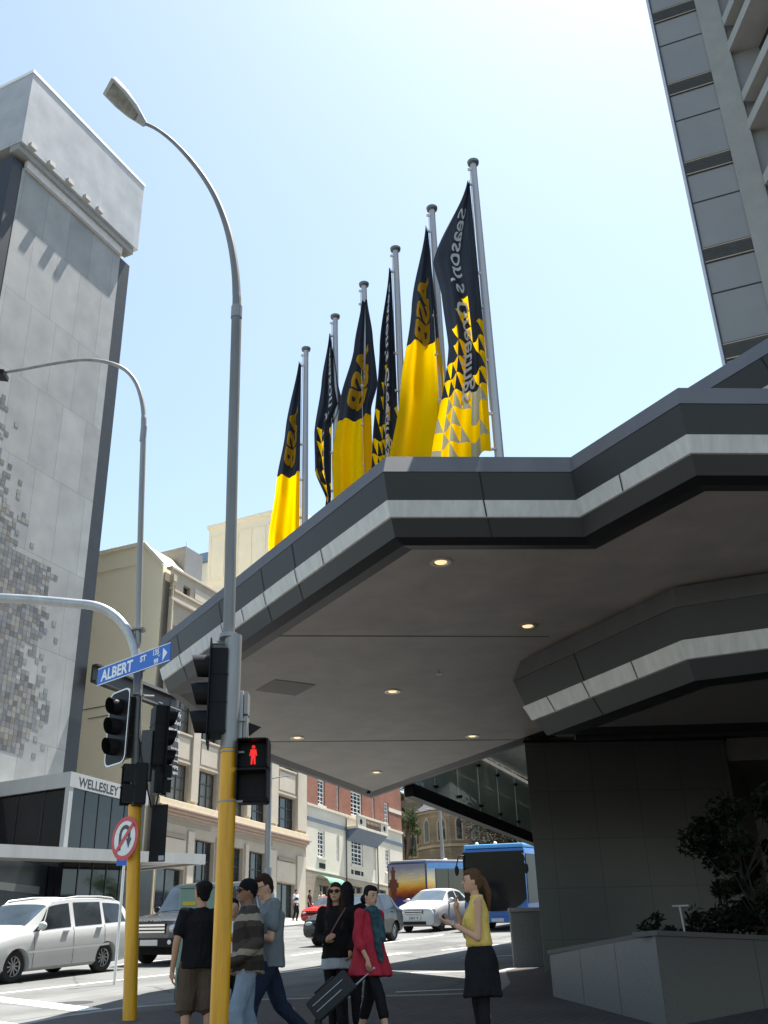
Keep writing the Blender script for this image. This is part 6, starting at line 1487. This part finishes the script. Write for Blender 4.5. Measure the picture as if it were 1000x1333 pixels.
# ---- 5 woman in red coat with scarf
J=person('person','woman in a bright red coat and teal scarf, pulling the black suitcase',481,12.3,1.63,D(128),dict(sexf=1,hyaw=D(12),hpitch=D(-8),kl=V(-.08,-.10,.50),al=V(-.08,-.26,.13),kr=V(.08,.20,.51),ar=V(.08,.30,.09),wr=V(.235,.16,.90),er=V(.235,.00,1.14),wl=V(-.26,-.20,.86),el=V(-.25,-.12,1.13),hdl=V(0,-.5,-1),curl=.9),skin1,top_y=1153,bare=True)
redc=mat('red_coat_cloth',(.38,.028,.045),.85,0,.10,6)
b=MB(J['T']); loftsec(b,[(0,0,1.45,.07,.065),(0,0,1.42,.12,.085),(0,0,1.36,.175,.11),(0,0,1.24,.185,.135,.01),(0,0,1.05,.205,.165,.02),(0,0,.88,.245,.205,.035),(0,0,.76,.28,.24,.05),(0,0,.735,.285,.245,.05)],kf=7)
for q in ('l','r'): s_2,e_2,w_2=J['s'+q],J['e'+q],J['w'+q]; b.cap(s_2,e_2,.068,.062,12); b.cap(e_2,e_2.lerp(w_2,.35),.060,.068,12); b.cap(V(0,0,1.38),s_2,.065,.068,10)
remesh(b,'coat',redc,J['t'],.011,4,.010)
legs(J,ftr,'leggings',.010,'c'); shoes(J,mat('pale_shoes',(.4,.36,.32),.6,0,0))
b=MB(J['T']); b.ell(V(0,.03,1.47),(.095,.095,.05),16,8); b.cap(V(.05,.11,1.42),V(.06,.19,1.05),.045,.05,10); b.cap(V(-.03,.10,1.42),V(-.01,.19,1.15),.045,.05,10); b.cap(V(.06,.19,1.05),V(.07,.22,.90),.05,.03,10)
remesh(b,'scarf',mat('teal_scarf',(.035,.075,.085),.9,0,.5,14),J['t'],.010,3,.010,14)
cap_hair(J,hair_b,extra=lambda b,h,R:b.ell(h+R@V(0,-.125,-.045),(.05,.05,.055),12,8)); face(J,True,True,hair_b)
# suitcase
sc_p=onY(428,1297,12.0); hd=onY(458,1268,12.15)
st=thing('suitcase','black wheeled fabric suitcase tilted on its wheels behind the woman in the red coat','suitcase',(sc_p.x,12.0,SL*12))
P0_=onY(407,1318,11.95); P1_=onY(458,1272,12.1); ax_=(P1_-P0_).normalized(); Lc=(P1_-P0_).length*.98; nr=Vector((0,1,0)); th_=ax_.cross(nr).normalized()
if th_.z>0: th_=-th_
M_=Matrix(((ax_.x,nr.x,th_.x,P0_.x),(ax_.y,nr.y,th_.y,P0_.y),(ax_.z,nr.z,th_.z,P0_.z),(0,0,0,1)))
b=MB(M_); b.box(0,Lc,-.19,.19,-.11,.12); b.build('shell',mat('black_nylon',(.014,.014,.015),.7,0,.3,12,bump=.1),st,bevel=.035,smooth=40)
b=MB(M_); b.box(.05,Lc-.08,-.203,-.192,-.04,-.034); b.box(.05,Lc-.15,-.203,-.192,.03,.036); b.build('zip',alloy,st)
b=MB(M_); b.box(Lc*.25,Lc*.75,-.13,.13,-.135,-.112); b.build('front_pocket',MT['black_nylon'],st,bevel=.01)
b=MB(M_)
for y in (-.15,.15): b.cyl((-.01,y-.015,.11),(-.01,y+.015,.11),.032,14)
b.build('wheel',rubber,st,smooth=40)
b=MB(M_)
for y in (-.07,.07): b.cyl((Lc,y,.09),(Lc+.26,y,.09),.009,8)
b.cyl((Lc+.26,-.085,.09),(Lc+.26,.085,.09),.014,10); b.build('pull_handle',alloy,st,smooth=60)
# ---- 6 woman in yellow blouse
J=person('person','woman with a ponytail in a yellow sleeveless blouse and black skirt, hands raised',622,10.6,1.66,D(-92),dict(sexf=1,hpitch=D(-2),wl=V(-.13,.28,1.22),el=V(-.21,.03,1.07),hdl=V(.12,1,.28),palml=V(.3,0,1),wr=V(.10,.20,1.36),er=V(.22,.10,1.12),hdr=V(-.1,.10,1),palmr=V(-.2,-1,0),curl=.45,kl=V(-.08,.0,.5),kr=V(.08,.04,.5)),skin1,.0075,top_y=1131)
yb_=mat('yellow_blouse',(.66,.46,.12),.75,0,.10,5)
b=MB(J['T']); loftsec(b,[(0,0,1.47,.062,.062),(0,0,1.445,.10,.075),(0,0,1.40,.150,.092),(0,.01,1.30,.165,.125),(0,.02,1.22,.165,.135,.01),(0,0,1.08,.165,.128,.02),(0,0,1.02,.172,.135,.02),(0,0,.99,.150,.115)])
for q in(-1,1): b.ell(V(q*.07,.085,1.26),(.065,.06,.065),12,8)
b.ell(V(0,.0,1.48),(.075,.072,.022),14,6); remesh(b,'blouse',yb_,J['t'],.009,4,.008)
b=MB(J['T']); loftsec(b,[(0,0,1.04,.142,.11),(0,-.01,.98,.165,.13),(0,-.015,.88,.20,.16,.01),(0,-.01,.70,.215,.18,.03),(0,0,.56,.225,.195,.04),(0,0,.545,.225,.195,.04)],kf=8); remesh(b,'skirt',mat('black_skirt_cloth',(.012,.012,.013),.85,0,.2,5),J['t'],.011,4,.008)
legs(J,ftr,'stockings',.004,'a',disp=0); shoes(J,black_m)
def pt(b,h,R):
    b.ell(h+R@V(0,-.105,.015),(.03,.035,.03),10,7); b.cap(h+R@V(0,-.12,.0),h+V(0,-.16,-.12),.034,.036,10); b.cap(h+V(0,-.16,-.12),h+V(0,-.155,-.28),.036,.015,10)
cap_hair(J,hair_br,extra=pt); face(J,True,True,hair_br)
b=MB(J['T']); w_2=J['wl'].lerp(J['el'],.08); d_2=(J['el']-J['wl']).normalized(); b.cyl(w_2-d_2*.011,w_2+d_2*.011,.032,18); b.cyl(w_2+V(0,0,.026),w_2+V(0,0,.036),.018,14); b.build('wristwatch',alloy,J['t'],smooth=40)
# ---- far pedestrians
for k,(px,lab,mm,fy_,skn,hat) in enumerate(((384,'distant pedestrian in a white shirt and dark vest, standing at the beige building corner',mat('white_shirt',(.62,.62,.64),.85),D(120),skin2,0),(402,'distant pedestrian in a dark dress walking behind the red car',mat('maroon_dress',(.06,.02,.025),.85,0,.1),D(100),skin2,1),(418,'distant pedestrian in a pale top beside the brick hotel, behind the red car',mat('cream_top',(.6,.55,.45),.85,0,.05),D(200),skin1,0))):
    Yk=63+k*2.0; J=person('person',lab,px+1,Yk,1.74-.05*k,fy_,dict(kl=V(-.09,.10,.5),ar=V(.09,-.12,.1)),skn,.028,False)
    top(J,mm,'top','s',.86,.02,.028,0); legs(J,ftr,'trousers',.02,'a',0,.028,0); cap_hair(J,hair_b if k else hair_db,vox=.026)
    if k==0: b=MB(J['T']); b.ell(V(0,0,1.22),(.20,.145,.19),14,10); remesh(b,'vest',mat('dark_vest',(.02,.025,.04),.8,0,.1),J['t'],.028,2)
# ================================================================ LIGHT, SKY, CAMERA
th=D(44); el=D(71)
sun=bpy.data.lights.new('sun','SUN'); sun.energy=4.9; sun.angle=D(.5); sun.color=(1,.96,.90)
so=bpy.data.objects.new('sun',sun); C.objects.link(so)
dirv=Vector((math.sin(th)*math.cos(el),math.cos(th)*math.cos(el),math.sin(el)))
so.rotation_euler=dirv.to_track_quat('Z','Y').to_euler(); so.location=dirv*120
w=bpy.data.worlds.new('World'); scn.world=w; w.use_nodes=True; nt=w.node_tree
sk=nt.nodes.new('ShaderNodeTexSky'); sk.sky_type='NISHITA'; sk.sun_disc=False; sk.sun_elevation=el; sk.sun_rotation=th
sk.air_density=1.0; sk.dust_density=.9; sk.ozone_density=.6; sk.altitude=20
bg=nt.nodes['Background']; bg.inputs['Strength'].default_value=.094
hs_=nt.nodes.new('ShaderNodeHueSaturation'); hs_.inputs['Saturation'].default_value=.84; hs_.inputs['Value'].default_value=1.0
mw=nt.nodes.new('ShaderNodeMix'); mw.data_type='RGBA'; mw.blend_type='MULTIPLY'; mw.inputs[0].default_value=1; mw.inputs[7].default_value=(.955,1.0,.935,1)
nt.links.new(sk.outputs[0],hs_.inputs['Color']); nt.links.new(hs_.outputs[0],mw.inputs[6]); nt.links.new(mw.outputs[2],bg.inputs[0])
cam=bpy.data.cameras.new('camera'); co=bpy.data.objects.new('camera',cam); C.objects.link(co); scn.camera=co
M3=Matrix((CR,CU,-CF)).transposed(); co.matrix_world=Matrix.Translation((0,0,EZ))@M3.to_4x4()
cam.sensor_fit='AUTO'; cam.sensor_width=36; cam.lens=36*f/1333; cam.clip_end=2000; cam.clip_start=.05
scn.view_settings.view_transform='Standard'; scn.view_settings.look='None'; scn.view_settings.exposure=1.6; scn.view_settings.gamma=1
scn.cycles.use_denoising=True
